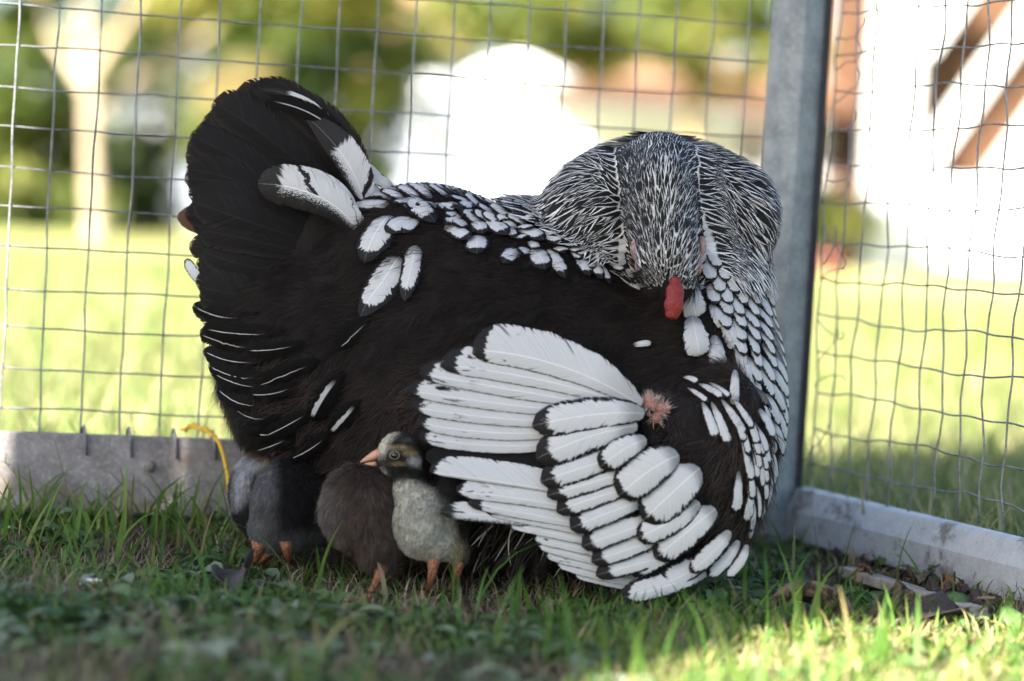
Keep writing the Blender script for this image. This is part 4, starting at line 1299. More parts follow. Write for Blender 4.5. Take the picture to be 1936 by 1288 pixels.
for yy_ in np.arange(775, 1000, 27):
    xr_ = float(np.interp(yy_, [775, 850, 930, 1000], [1412, 1452, 1466, 1456])); xl_ = float(np.interp(yy_, [775, 850, 930, 1000], [1385, 1408, 1420, 1418]))
    for xx_ in np.arange(xl_, xr_ + 1, 16):
        q_ = wr.normal(0, 4, 2); lean = float(np.interp(yy_, [775, 880, 1000], [18, 2, -20]))
        SM.append((xx_ + q_[0], yy_ + q_[1], xx_ + q_[0] + lean, yy_ + q_[1] + wr.uniform(52, 70), wr.uniform(7, 10)))
for (bx, by, tx, ty, h_) in SM:
    p0, n0 = on_wing(bx, by); p1, n1 = on_wing(tx, ty)
    n = 12
    c = bez(p0 + n0 * 0.0012, (p0 + p1) / 2 + unit(n0 + n1) * 0.0055, p1 + n1 * 0.004, n)
    N = unit(n0 + (n1 - n0) * np.linspace(0, 1, n)[:, None])
    feather_obj('feather', wing, c, N, h_ * S * 1.05, h_ * S * 1.05, 'blade', 'laced', 0.30, 0.12, 0.25, wr)
# bare pink skin with pin feathers at the wrist of the wing
t = NT('pink_skin'); nz = t.noise(500, t.pos(), 4)
M['pink'] = t.principled(t.mix(nz, (0.26, 0.10, 0.08), (0.42, 0.20, 0.16)), 0.5, 0.35, t.bump(nz, 0.6, 0.001))
pk = blob_body('wing_wrist', [(1228, 762, -52, 15, 16, 10, 20), (1250, 772, -46, 16, 11, 10, 20), (1240, 790, -44, 12, 10, 8)], 0.0009, 3)
pink = link('wing_wrist', pk, M['pink'], hen)
pr_ = np.random.default_rng(9)
ps, pn = surf_samples(pk, 260, pr_)
strands('pin_feathers', pink, ps, unit(pn + 0.8 * unit(pr_.normal(size=ps.shape)) - AY * 0.5), pn, pr_.uniform(0.002, 0.006, 260), 0.00022, np.array([0.55, 0.42, 0.36]) * pr_.uniform(0.5, 1.2, (260, 1)), pr_, 0.2)

# --- tail: a fan of black feathers from a short stump
def zt1(x, y): return 320 + x / 2.576, 130 + y / 2.576
tail_me = blob_body('tail', [(660, 420, 310, 60, 70, 50, 30), (600, 480, 310, 70, 110, 60, 20), (540, 560, 310, 60, 120, 60, 0)], 0.003, 6)
tail = link('tail', tail_me, M['hen_body'], hen)
tr_ = np.random.default_rng(303)
def tail_feather(b, c_, tp, w0, w1, style, rim, tip, dz, n=26, cup=0.10, prof='tail', nw=11, tilt=0.0, rag=0.015):
    b, c_, tp = zt1(*b), zt1(*c_), zt1(*tp)
    P = [W(b[0], b[1], dz + 10), W(c_[0], c_[1], dz - 8), W(tp[0], tp[1], dz + 8)]
    mid = 2 * P[1] - 0.5 * (P[0] + P[2])
    c = bez(P[0], mid, P[2], n)
    N = unit(-AZ + tilt * AX)
    return feather_obj('feather', tail, c, np.tile(N, (n, 1)), w0 / 2.576 * S, w1 / 2.576 * S, prof, style, rim, tip, cup, tr_, nw, rag)
# (first width lies below/left of the shaft when the feather points up-left)
TB = [
    ((930, 600), (830, 330), (455, 95), 90, 45, 'black', 262), ((900, 620), (720, 330), (400, 85), 95, 70, 'black', 285), ((860, 620), (620, 330), (330, 110), 95, 80, 'black', 292),
    ((840, 650), (540, 370), (215, 190), 90, 80, 'black', 280), ((820, 680), (480, 420), (165, 255), 85, 80, 'black', 288), ((800, 720), (440, 480), (95, 330), 85, 80, 'black', 276),
    ((790, 760), (420, 540), (75, 420), 80, 80, 'black', 282), ((780, 790), (420, 600), (75, 520), 80, 75, 'black', 270), ((790, 830), (430, 660), (95, 600), 80, 75, 'black', 276),
    ((780, 870), (440, 740), (110, 660), 80, 75, 'black', 262), ((760, 900), (420, 800), (35, 715), 70, 62, 'brown', 300), ((760, 930), (440, 850), (150, 790), 75, 70, 'black', 262),
    ((740, 960), (420, 900), (92, 860), 75, 70, 'black', 298), ((740, 1000), (430, 950), (160, 900), 80, 70, 'black', 268), ((720, 1050), (430, 1010), (130, 950), 80, 70, 'black', 285),
    ((720, 1100), (430, 1080), (140, 1030), 80, 70, 'black', 270), ((700, 1160), (430, 1150), (150, 1110), 80, 70, 'black', 262), ((690, 1220), (420, 1220), (130, 1180), 80, 70, 'black', 270),
]
for i in range(0, 16):
    a_, b_ = TB[i], TB[i + 1]
    mid_ = lambda p, q, f: (p[0] * (1 - f) + q[0] * f, p[1] * (1 - f) + q[1] * f)
    f_ = tr_.uniform(0.35, 0.65); pull = tr_.uniform(4, 26)
    tp_ = mid_(a_[2], b_[2], f_)
    TB.append((mid_(a_[0], b_[0], f_), mid_(a_[1], b_[1], f_), (tp_[0] + pull, tp_[1] + 0.3 * pull), 78, 70, 'black', (a_[6] + b_[6]) / 2 + tr_.uniform(-6, 10)))
for i, (b, c_, tp, w0, w1, st, dz) in enumerate(TB):
    j_ = tr_.normal(0, 14, 2)
    tail_feather(b, (c_[0] + j_[0], c_[1] + j_[1]), (tp[0] + 0.6 * j_[1], tp[1] + j_[0]), w0 * tr_.uniform(1.15, 1.5), w1 * tr_.uniform(1.0, 1.35), st, 0.1, 0.1, dz, rag=0.03)
# white-based top covert, big mottled covert, slim ones with pale shafts
tail_feather((945, 640), (850, 430), (665, 230), 95, 60, 'tailmix', 0.55, 0.42, 236, prof='round', cup=0.06)
tail_feather((925, 600), (800, 300), (470, 155), 55, 34, 'streak', 0.05, 0.1, 246)
tail_feather((915, 560), (770, 235), (450, 100), 20, 22, 'tailmix', 0.1, 0.20, 250)
tail_feather((955, 850), (760, 640), (432, 560), 115, 100, 'tailmix', 0.22, 0.17, 205, cup=0.16)
tail_feather((930, 760), (790, 560), (500, 505), 40, 46, 'tailmix', 0.45, 0.16, 216, cup=0.14)
tail_feather((260, 1110), (150, 1030), (82, 925), 30, 28, 'laced', 0.22, 0.06, 290)
# under-tail feathers with white streaks (traced) in a fan down to the chicks
def z6(x, y): return 340 + x / 3.7875, 560 + y / 3.7875
UT = [((760, 250), (480, 262), (205, 255)), ((600, 380), (380, 330), (165, 290)), ((640, 450), (400, 470), (190, 425)), ((620, 560), (430, 570), (228, 520)), ((640, 640), (450, 640), (260, 590)),
      ((640, 760), (450, 760), (290, 690)), ((720, 850), (520, 880), (360, 800)), ((700, 900), (540, 930), (440, 890)), ((760, 940), (590, 990), (465, 940)), ((1010, 460), (790, 530), (560, 630)),
      ((960, 810), (800, 910), (620, 1000)), ((1190, 540), (1060, 690), (960, 870)), ((1090, 960), (950, 1080), (790, 1160)), ((1290, 740), (1200, 850), (1090, 970)), ((1370, 150), (1260, 240), (1140, 360)),
      ((820, 1000), (680, 1060), (560, 1100)), ((560, 120), (330, 150), (115, 100)), ((900, 330), (700, 380), (500, 390)), ((860, 620), (690, 690), (520, 700))]
for i, (b, c_, tp) in enumerate(UT):
    b, c_, tp = z6(*b), z6(*c_), z6(*tp)
    pb_, nb_ = hit(*b); pm, nm = hit(*c_); _, _, db = proj(pb_); _, _, dm = proj(pm)
    inside_tip = BV.ray_cast(CAML, V3(Wd(*tp, 1.0) - CL).normalized())[0] is not None
    dt = proj(hit(*tp)[0])[2] if inside_tip else dm + 30
    dt = min(dt, dm + 90)
    tp = (tp[0] + 0.10 * (tp[0] - c_[0]), tp[1] + 0.10 * (tp[1] - c_[1]) - (8 if tp[0] < 470 else 0))
    P = [W(b[0], b[1], db - 10), W(c_[0], c_[1], dm - 22), W(tp[0], tp[1], dt - 14)]
    n = 20
    c = bez(P[0], 2 * P[1] - 0.5 * (P[0] + P[2]), P[2], n)
    wide = 17 + 5 * tr_.uniform()
    feather_obj('feather', tail, c, np.tile(unit(-AZ + 0.25 * AY), (n, 1)), wide * S, wide * S, 'blade', 'streak', 0.055 if i not in (11, 13) else 0.28, 0.1, 0.15, tr_, 9, 0.14)

# --- neck hackle and head feathers: hundreds, joined
def many_feathers(name, parent, P0, D, Nn, L, wd, rim, tip, prof, style, cup, r, lift0, lift1, n=6, nw=5):
    Vs, Us, rn, ri, ti = [], [], [], [], []
    for i in range(len(P0)):
        c, N = drape(P0[i], P0[i] + D[i] * L[i], n, lift0, lift1)
        V, U = feather_geo(c, N, wd[i], wd[i], prof, cup, nw, r, 0.03)
        Vs.append(V); Us.append(U); k = len(V)
        rn.append(np.full(k, r.uniform())); ri.append(np.full(k, rim[i])); ti.append(np.full(k, tip[i]))
    gf_ = grid_faces(n, nw); k = n * nw
    f = (np.arange(len(P0)) * k)[:, None, None] + gf_[None]
    me = mesh_np(name, np.concatenate(Vs), f.reshape(-1, 4), np.concatenate(Us), {'rnd': np.concatenate(rn), 'rim': np.concatenate(ri), 'tip': np.concatenate(ti)})
    o = link(name, me, M[style], parent)
    o['kind'] = 'stuff'
    return o

hr = np.random.default_rng(404)
ps, pn = surf_samples(body_me, 60000, hr)
px, py, dz = proj(ps)
# neck, cape and head zones by their place on the bird
strip = np.exp(-((px - (1250 + 0.10 * (py - 400))) / 70) ** 4) * (dz < 215) * (py < 560) * (py > 230)
cape = (py < 492) & (py > 225) & (px > 1015) & (px < 1475) & (strip < 0.5) & ((px > 1110) | (py > 300))
cape &= ~((px < 1180) & (py > 420 + 0.35 * (px - 1040)))
zone = cape | ((strip >= 0.5) & (py < 548))
def poisson(idx, radf):
    """thins samples to a local spacing radf (metres)"""
    out_ = []; grid_ = {}
    for i in idx:
        rad = radf[i]; lev = int(round(math.log(rad / 0.001) * 6))
        q = (lev, *np.floor(ps[i] / rad).astype(int))
        if q in grid_: continue
        grid_[q] = 1; out_.append(i)
    return np.array(out_)
def tangent(d, n): return unit(d - n * np.sum(d * n, -1, keepdims=True))
soft = np.exp(-np.abs((px - (1250 + 0.10 * (py - 400))) / 74) ** 3.6) * sstep(240, 190, dz) * sstep(640, 600, py)
hd = sstep(430, 530, py) * (soft > 0.3)
spacing = 0.0046 - 0.0014 * soft - 0.0009 * hd - 0.0038 * soft * (1 - soft)
ih = poisson(np.where(zone)[0], spacing)
w_ = soft[ih][:, None]
rx, ry = px[ih] - 1250, py[ih] - 262
mm_ = np.hypot(rx, ry) + 1e-6
dist = mm_
rad_ = (rx / mm_)[:, None] * AX + (ry / mm_)[:, None] * AY
upw = (rx * 0.006)[:, None] * AX - AY[None] + 0.3 * AZ
side_ = np.sign(rx)[:, None] * AX
bl = w_ ** 1.2
D = upw * bl + rad_ * (1 - bl) + side_ * (1.3 * bl * (1 - bl))
nhk = len(ih)
D = tangent(unit(D) + 0.06 * hr.normal(size=(nhk, 3)), pn[ih])
sf = soft[ih]; hdi = hd[ih]
Lh = ((58 + 0.15 * np.minimum(dist, 220)) * (1 - sf) + (46 - 26 * hdi) * sf) * S * hr.uniform(0.8, 1.2, nhk)
wh = ((7.2 + 0.018 * np.minimum(dist, 220)) * (1 - sf) + (5.4 - 2.3 * hdi) * sf) * S
low = sstep(400, 470, py[ih]) * (1 - sf)
rimh = 0.42 + 0.20 * low + 0.06 * hr.normal(size=nhk)
tiph = np.clip(0.87 - 0.45 * low, 0.2, 0.95)
hk = np.where(sf < 0.5)[0]; hp = np.where(sf >= 0.5)[0]
for nm_, q_ in (('neck_hackle', hk), ('head_plumage', hp)):
    many_feathers(nm_, body, ps[ih][q_], D[q_], pn[ih][q_], Lh[q_], wh[q_], rimh[q_], tiph[q_], 'lance', 'hackle', 0.3, hr, 0.0002, 0.0075 if nm_ == 'neck_hackle' else 0.0017)

# comb, wattle, beak, eyes and ear lobes
t = NT('red_comb'); nz = t.noise(700, t.pos(), 4); vo = t.n('TexVoronoi', {'Scale': 900.0, 'Vector': t.pos()}).outputs[0]
M['comb'] = t.principled(t.mix(nz, (0.13, 0.007, 0.006), (0.26, 0.024, 0.019)), 0.45, 0.4, t.bump(t.math('ADD', vo, nz), 0.6, 0.0008), Subsurface_Weight=0.15)
cm = blob_body('comb', [(1277, 534, -6, 12, 12, 11), (1276, 555, -14, 18, 22, 13), (1274, 577, -18, 19, 22, 13), (1271, 595, -18, 14, 10, 10)], 0.0009, 3)
link('comb', cm, M['comb'], hen)
wt = blob_body('wattle', [(1272, 588, 34, 9, 16, 8), (1272, 572, 30, 12, 14, 10)], 0.0012, 3)
link('wattle', wt, M['comb'], hen)
M['beak'] = simple('horn_beak', (0.42, 0.26, 0.12), 0.35, 0.4, 0, 200, 0.25, 0.1, 0.0005)
MB().tube([W(1274, 550, 22), W(1273, 575, 12), W(1272, 592, 10), W(1271, 602, 16)], [0.0045, 0.0036, 0.0022, 0.0006], 12).build('beak', M['beak'], hen, True)
M['lobe'] = simple('pale_pink_lobe', (0.30, 0.20, 0.18), 0.6, 0.2, 0, 400, 0.3, 0.4, 0.001)
for (x_, y_, z_) in ((1200, 470, 62), (1328, 465, 62)):
    el = blob_body('ear_lobe', [(x_, y_, z_, 8, 20, 14), (x_ + (6 if x_ < 1250 else -6), y_ + 32, z_ - 4, 6, 18, 12)], 0.0012, 3)
    link('ear_lobe', el, M['lobe'], hen)
t = NT('bird_eye')
M['eye'] = t.principled((0.01, 0.008, 0.006), 0.05, 0.6)
t = NT('iris'); M['iris'] = t.principled((0.25, 0.10, 0.03), 0.15, 0.5)
for x_, sg in ((1214, -1), (1318, 1)):
    c = W(x_, 512, 52)
    bm = bmesh.new(); bmesh.ops.create_uvsphere(bm, u_segments=16, v_segments=10, radius=0.0026)
    me = bpy.data.meshes.new('eye'); bm.to_mesh(me); bm.free(); me.transform(Matrix.Translation(V3(c)))
    link('eye', me, M['iris'], hen)

# --- fluff over the flank, rump, belly and wing root
fl = np.random.default_rng(505)
def fluff(name, parent, me, n, keep, flow, lmin, lmax, rad, colf, nlift=0.35, rand=0.35, seed=1, droop=0.3, clump=2.0, cell=None):
    r = np.random.default_rng(seed)
    p_, n_ = surf_samples(me, n, r)
    x_, y_, d_ = proj(p_)
    k = keep(x_, y_, d_, r)
    p_, n_, x_, y_, d_ = p_[k], n_[k], x_[k], y_[k], d_[k]
    fx_, fy_ = flow(x_, y_)
    d3 = tangent(fx_[:, None] * AX + fy_[:, None] * AY + 0.0 * AZ, n_)
    cl_ = vnoise(x_ / 26, y_ / 26, 3)
    ang = (cl_ - 0.5)[:, None] * clump
    d3 = unit(d3 + ang * np.cross(n_, d3) + n_ * nlift + rand * r.normal(size=p_.shape))
    L_ = r.uniform(lmin, lmax, len(p_)) * np.where(r.uniform(size=len(p_)) < 0.12, 1.45, 1.0) * (0.7 + 0.6 * vnoise(x_ / 40, y_ / 40, 8))
    return strands(name, parent, p_, d3, n_, L_, rad, colf(x_, y_, d_, r), r, droop, 0.35, 5, cell)
def hen_keep(x, y, d, r):
    neck = (y < 500) & (x > 1040) & ~((x < 1180) & (y > 430 + 0.35 * (x - 1040)))
    brs = (x > 1335) & (y > 470) & (y < 800) & (x > np.interp(y, [470, 600, 700, 800], [1335, 1375, 1420, 1440]))
    ridge = (y < 372) & (x < 1050)
    return ~neck & ~brs & ~(ridge & (r.uniform(size=len(x)) < 0.8))
def hen_flow(x, y):
    # away from the shoulder towards tail and ground
    fx_ = -0.9 + 0.4 * sstep(700, 500, x) ; fy_ = 0.35 + 0.8 * sstep(650, 950, y)
    rear = sstep(780, 560, x)
    fx_ = fx_ - 0.5 * rear; fy_ = fy_ + 0.2 * rear
    return fx_ + 0 * x, fy_ + 0 * y
def hen_col(x, y, d, r):
    base = np.array([0.011, 0.0088, 0.0080])[None] * np.ones((len(x), 1))
    brown = np.array([0.075, 0.053, 0.044])
    k = (sstep(560, 760, y) * 0.6 + 0.25) * vnoise(x / 60, y / 60, 21)
    low = sstep(860, 980, y) * sstep(900, 740, x)
    k = np.clip(k + 0.7 * low, 0, 1)[:, None]
    return (base * (1 - k) + brown * k) * r.uniform(0.5, 1.5, (len(x), 1))
fluff('fluff', body, body_me, 92000, hen_keep, hen_flow, 0.007, 0.018, 0.00013, hen_col, 0.42, 0.30, 7, 0.4, 2.0, 0.0065)
wing_fl = lambda x, y: (np.where(x > 1300, 0.2, -0.9) + 0 * x, np.full(len(x), 0.8))
fluff('fluff', wing, wing_me, 9000, lambda x, y, d, r: np.ones(len(x), bool), wing_fl, 0.004, 0.009, 0.00013,
      lambda x, y, d, r: (np.array([0.024, 0.020, 0.020]) * (1 + 1.8 * sstep(1330, 1250, x))[:, None]) * r.uniform(0.4, 1.5, (len(x), 1)), 0.25, 0.3, 8)
# loose pale-tipped barbs hanging under the wing
r = np.random.default_rng(66)
n = 90
bx = r.uniform(880, 1080, n); by = r.uniform(960, 1060, n)
P0 = W(bx, by, r.uniform(20, 50, n)); dirv = unit(np.outer(r.uniform(-0.9, -0.2, n), AX) + np.outer(r.uniform(0.5, 1.0, n), AY) - 0.15 * AZ)
strands('belly_plumes', body, P0, dirv, np.tile(-AZ, (n, 1)), r.uniform(0.012, 0.028, n), 0.0006, np.where(r.uniform(size=(n, 1)) < 0.12, np.array([[0.30, 0.28, 0.24]]), np.array([[0.02, 0.017, 0.014]])), r, 0.5, 0.5)

# ---------------------------------------------------------------- chicks
def ground_hit(px, py):
    d = Wd(px, py, 1.0) - CL
    q = CL + d * (-CAM_H / d[2])
    for _ in range(3):
        q = CL + d * ((float(gz(q[0], q[1])) - CAM_H) / d[2])
    return q

t = NT('chick_leg'); nz = t.noise(900, t.pos(), 3)
vo = t.n('TexVoronoi', {'Scale': 700.0, 'Vector': t.pos()}).outputs[0]
M['leg'] = t.principled(t.mix(t.smooth(vo, 0.1, 0.7), (0.36, 0.155, 0.075), (0.17, 0.065, 0.032)), 0.45, 0.35, t.bump(t.math('ADD', vo, nz), 0.7, 0.0008))
t = NT('chick_beak'); nz = t.noise(300, t.pos(), 3)
M['cbeak'] = t.principled(t.mix(nz, (0.42, 0.21, 0.12), (0.54, 0.30, 0.19)), 0.4, 0.4)
t = NT('chick_skin'); M['cskin'] = t.principled(t.attr('strand').outputs['Color'], 0.8, 0.1)

def chick_leg(root, hip, ankle, foot, r=7.0):
    """hip/ankle = (px, py, dz); foot = ground pixel"""
    f = ground_hit(*foot)
    h_ = W(*hip); a_ = W(*ankle)
    top = f + np.array([0, 0, 0.0035])
    kn = a_
    k = S
    lg = MB().tube([h_, (h_ + kn) / 2, kn, (kn + top) / 2, top, f + np.array([0, 0, 0.0012])], [r * 2.3 * k, r * 1.7 * k, r * 1.2 * k, r * 0.85 * k, r * 1.05 * k, r * 0.9 * k], 10).build('leg', M['leg'], root, True)
    return lg, top

def toes(leg, top, heading, lens=(34, 40, 32, 16)):
    for a, L_ in zip((-38, 0, 36, 178), lens):
        q = heading + R(a)
        d = np.array([math.cos(q), math.sin(q), 0.0])
        L_ = L_ * S
        pts = []
        for f, z in ((0, 0.0), (0.3, 0.0012), (0.65, 0.0004), (0.9, 0.0), (1.0, -0.0006)):
            p_ = top + d * L_ * f
            p_[2] = max(float(gz(p_[0], p_[1])), top[2] - 0.006) + 0.0012 + z if f else top[2] - 0.001
            pts.append(p_)
        MB().tube(pts, [0.0014, 0.0013, 0.0012, 0.0010, 0.0003], 8).build('toe', M['leg'], leg, True)

def chick(label, blobs, voxel=0.002):
    b = W(blobs[0][0], blobs[0][1] + blobs[0][4], blobs[0][2]); b[2] = 0
    root = empty('chick', b)
    tag(root, label, 'chick', 'chicks sheltering under the hen')
    me = blob_body('body', blobs, voxel, 5)
    o = link('body', me, M['cskin'], root)
    return root, o, me

def down_on(parent, me, n, flow, lmin, lmax, colf, seed, nlift=0.45, rad=0.0001, rand=0.25):
    co = np.empty(len(me.vertices) * 3); me.vertices.foreach_get('co', co); co = co.reshape(-1, 3)
    x_, y_, d_ = proj(co)
    cc_ = colf(x_, y_, d_, np.random.default_rng(seed + 5))
    at_ = me.attributes.new('strand', 'FLOAT_COLOR', 'POINT')
    at_.data.foreach_set('color', np.concatenate([cc_ * 0.8, np.ones((len(co), 1))], 1).astype(np.float32).ravel())
    return fluff('down', parent, me, n, lambda x, y, d, r: np.ones(len(x), bool), flow, lmin, lmax, rad, colf, nlift, rand, seed, 0.15, 1.0, 0.0028)

def mixc(cols, ws):
    out_ = np.zeros((len(ws[0]), 3)); tot = np.zeros(len(ws[0]))
    for c, w in zip(cols, ws):
        out_ += np.asarray(c)[None] * w[:, None]; tot += w
    return out_ / np.maximum(tot, 1e-6)[:, None]

# front chick looking out, pale chest
CA = -6
ra, ba, ma = chick('chick with cream chest and dark striped face peeking from under the wing',
                   [(795, 985, CA, 54, 72, 52), (776, 925, CA, 34, 48, 34), (756, 861, CA - 8, 44, 44, 38), (730, 867, CA - 10, 24, 24, 22), (848, 970, CA + 28, 46, 82, 46), (822, 1030, CA + 2, 38, 34, 34), (866, 1040, CA + 18, 22, 36, 24)], 0.0018)
def flow_a(x, y):
    head = sstep(915, 880, y)
    return head * 1.0 + (1 - head) * 0.12, head * 0.35 + (1 - head) * 1.0
def col_a(x, y, d, r):
    G = lambda cx, cy, sx, sy: np.exp(-((x - cx) / sx) ** 2 - ((y - cy) / sy) ** 2)
    head = sstep(912, 890, y)
    dark = 0.6 + 0.5 * head
    chest = (1 - head) * np.exp(-np.abs((x - (772 + 0.30 * (y - 915))) / (24 + 0.34 * np.clip(y - 905, 0, 110))) ** 3) * 5.0 * sstep(905, 925, y) * sstep(1075, 1050, y) * sstep(872, 838, x)
    belly = (1 - head) * G(832, 1042, 30, 20) * 3.0
    brow = head * (G(718, 840, 8, 15) * 8 + G(735, 821, 9, 6) * 4 + G(728, 830, 6, 9) * 4)
    eyer = head * (G(750, 846, 18, 3.5) * 1.6 + G(774, 856, 11, 4) * 2.2 + G(748, 876, 12, 3) * 1.2)
    cheek = head * (G(784, 873, 9, 7) * 6 + G(722, 890, 6, 5) * 2)
    grey = head * (G(770, 832, 10, 5) * 1.0 + G(750, 908, 20, 9) * 1.2)
    brown = head * G(780, 811, 24, 5) * 2.0
    c = mixc([(0.014, 0.013, 0.012), (0.40, 0.385, 0.32), (0.34, 0.28, 0.15), (0.60, 0.56, 0.45), (0.42, 0.32, 0.17), (0.60, 0.59, 0.56), (0.13, 0.13, 0.12), (0.13, 0.06, 0.035)], [dark, chest, belly, brow, eyer, cheek, grey, brown])
    return c * r.uniform(0.45, 1.5, (len(x), 1))
down_on(ba, ma, 42000, flow_a, 0.0016, 0.0038, col_a, 71, 0.32, 0.00008, 0.22)
bt = MB().tube([W(722, 856, CA - 16), W(708, 861, CA - 20), W(694, 868, CA - 22), W(681, 874, CA - 22)], [11 * S, 8.5 * S, 5.5 * S, 1.2 * S], 12)
bk = bt.build('beak', M['cbeak'], ra, True)
MB().tube([W(718, 876, CA - 14), W(704, 877, CA - 18), W(690, 877, CA - 20)], [6 * S, 4.5 * S, 1.2 * S], 10).build('lower_beak', M['cbeak'], bk, True)
def put_eye(root, x, y, dzc, rad):
    c = W(x, y, dzc)
    bm = bmesh.new(); bmesh.ops.create_uvsphere(bm, u_segments=20, v_segments=14, radius=rad)
    me = bpy.data.meshes.new('eye'); bm.to_mesh(me); bm.free(); me.transform(Matrix.Translation(V3(c)))
    e_ = link('eye', me, M['eye'], root)
    m = MB(); pts = [c - AZ * rad * 0.45 + (AX * math.cos(q) * 1.25 + AY * math.sin(q) * 0.95) * rad * 0.93 for q in np.linspace(0, 2 * math.pi, 25)]
    m.tube(pts, rad * 0.13, 6, False).build('eyelid', M['lid'], e_, True)
t = NT('eyelid'); M['lid'] = t.principled((0.20, 0.17, 0.11), 0.6, 0.3)
ed_ = bvh_of(ma).ray_cast(CAML, V3(Wd(746, 861, 1.0) - CL).normalized())[0]
put_eye(ra, 746, 861, float(proj(np.array(ed_))[2]) - 2.0, 7.8 * S)
lg, tp_ = chick_leg(ra, (822, 1045, -10), (817, 1085, -26), (808, 1138)); toes(lg, tp_, R(200))
lg, tp_ = chick_leg(ra, (868, 1050, 10), (864, 1082, 0), (858, 1122)); toes(lg, tp_, R(215))

# brown downy chick beside it
CB = 22
rb_, bb, mb = chick('brown fluffy chick standing against the pale chested chick',
                    [(682, 962, CB, 74, 84, 60), (712, 1022, CB - 5, 46, 48, 44), (722, 1060, CB - 8, 26, 28, 26), (720, 925, CB + 45, 55, 60, 45), (735, 880, CB + 70, 38, 36, 34)])
down_on(bb, mb, 32000, lambda x, y: (-0.1 + 0 * x, 1.0 + 0 * y), 0.004, 0.0085,
        lambda x, y, d, r: mixc([(0.085, 0.060, 0.047), (0.16, 0.145, 0.13), (0.035, 0.028, 0.024)], [0.8 + 0 * x, 1.6 * sstep(660, 600, x) * sstep(1060, 960, y), 0.9 * sstep(930, 890, y) + 0.4 * sstep(690, 740, x)]) * r.uniform(0.5, 1.5, (len(x), 1)), 81, 0.4, 0.0001, 0.32)
lg, tp_ = chick_leg(rb_, (724, 1066, 4), (714, 1096, -16), (694, 1142)); toes(lg, tp_, R(186), (38, 42, 30, 16))
lg, tp_ = chick_leg(rb_, (738, 1060, 50), (735, 1085, 45), (733, 1112)); toes(lg, tp_, R(200))

# dark chick with its back turned
CC = 175
rc, bc, mc = chick('dark grey chick with its rump turned, under the tail',
                   [(548, 955, CC, 72, 88, 66), (598, 965, CC + 10, 80, 68, 60), (512, 1000, CC, 42, 44, 46), (506, 930, CC - 46, 20, 46, 18, 14), (640, 935, CC + 40, 60, 55, 50)])
def col_c(x, y, d, r):
    w = sstep(985, 1050, y); side = sstep(540, 480, x)
    return mixc([(0.012, 0.011, 0.011), (0.13, 0.13, 0.13), (0.45, 0.42, 0.34)], [0.6 + 0 * x, 2.0 * side + 2.4 * np.exp(-((x - 506) / 9) ** 2 - ((y - 935) / 40) ** 2) + 1.2 * w * sstep(640, 560, x), 2.2 * sstep(1030, 1062, y) * sstep(580, 540, x)]) * r.uniform(0.6, 1.4, (len(x), 1))
down_on(bc, mc, 30000, lambda x, y: (-0.35 + 0 * x, 0.9 + 0 * y), 0.0025, 0.0055, col_c, 91, 0.5, 0.0001, 0.25)
lg, tp_ = chick_leg(rc, (490, 1025, CC - 30), (486, 1055, CC - 12), (480, 1080), 6.5); toes(lg, tp_, R(195), (36, 40, 32, 14))
lg, tp_ = chick_leg(rc, (540, 1020, CC - 40), (545, 1052, CC - 25), (552, 1078), 6.5); toes(lg, tp_, R(330), (30, 36, 30, 14))

# last chick mostly hidden behind the dark one
CD = 285
rd, bd, md = chick('chick with silvery wing bar half hidden behind the dark chick',
                   [(478, 935, CD, 44, 72, 48), (492, 890, CD - 10, 36, 38, 34), (505, 880, CD - 30, 26, 24, 24), (500, 980, CD, 45, 50, 45), (458, 925, CD - 30, 18, 46, 24, 12)])
def col_d(x, y, d, r):
    G = lambda cx, cy, sx, sy: np.exp(-((x - cx) / sx) ** 2 - ((y - cy) / sy) ** 2)
    wing_ = G(462 - 0.2 * (y - 900), 0 * y + 905, 10, 1e9 * 0 + 38) * (np.abs(y - 905) < 60) * 4 + G(478, 878, 16, 9) * 3
    crest = G(500, 858, 22, 9) * 3; buff = G(512, 880, 8, 16) * 4
    return mixc([(0.022, 0.020, 0.020), (0.42, 0.42, 0.44), (0.11, 0.055, 0.03), (0.42, 0.36, 0.22)], [0.6 + 0 * x, wing_, crest, buff]) * r.uniform(0.65, 1.35, (len(x), 1))
down_on(bd, md, 20000, lambda x, y: (-0.3 + 0 * x, 0.9 + 0 * y), 0.0025, 0.005, col_d, 95, 0.5, 0.0001, 0.25)
lg, tp_ = chick_leg(rd, (500, 1010, CD - 20), (504, 1035, CD - 10), (506, 1058)); toes(lg, tp_, R(200))

# ---------------------------------------------------------------- dead leaves, twigs, a daisy, a plank
def dead_mat(name, a, b, c, spots=True):
    t = NT(name)
    u, v = t.uv()
    n1 = t.noise(160, t.pos(), 5, 0.65); n2 = t.noise(700, t.pos(), 3)
    col = t.mix(t.smooth(n1, 0.42, 0.56), a, b) if spots else t.mix(n1, a, b)
    col = t.mix(t.math('MULTIPLY', t.smooth(n2, 0.5, 0.8), 0.4), col, c)
    vein = t.math('SUBTRACT', 1.0, t.smooth(t.math('ABSOLUTE', t.math('SUBTRACT', v, 0.5)), 0.01, 0.04))
    col = t.mix(t.math('MULTIPLY', vein, 0.6), col, c)
    side = t.math('SUBTRACT', t.math('MULTIPLY', u, 14.0), t.math('MULTIPLY', t.math('ABSOLUTE', t.math('SUBTRACT', v, 0.5)), 9.0))
    ridge = t.math('SINE', t.math('MULTIPLY', side, 6.283))
    return t.principled(col, 0.6, 0.3, t.bump(t.math('ADD', t.math('MULTIPLY', ridge, 0.3), n2), 0.5, 0.001), 0.0, 0.12)
M['dead_mottled'] = dead_mat('mottled_dead_leaf', (0.022, 0.014, 0.011), (0.17, 0.125, 0.08), (0.07, 0.042, 0.025))
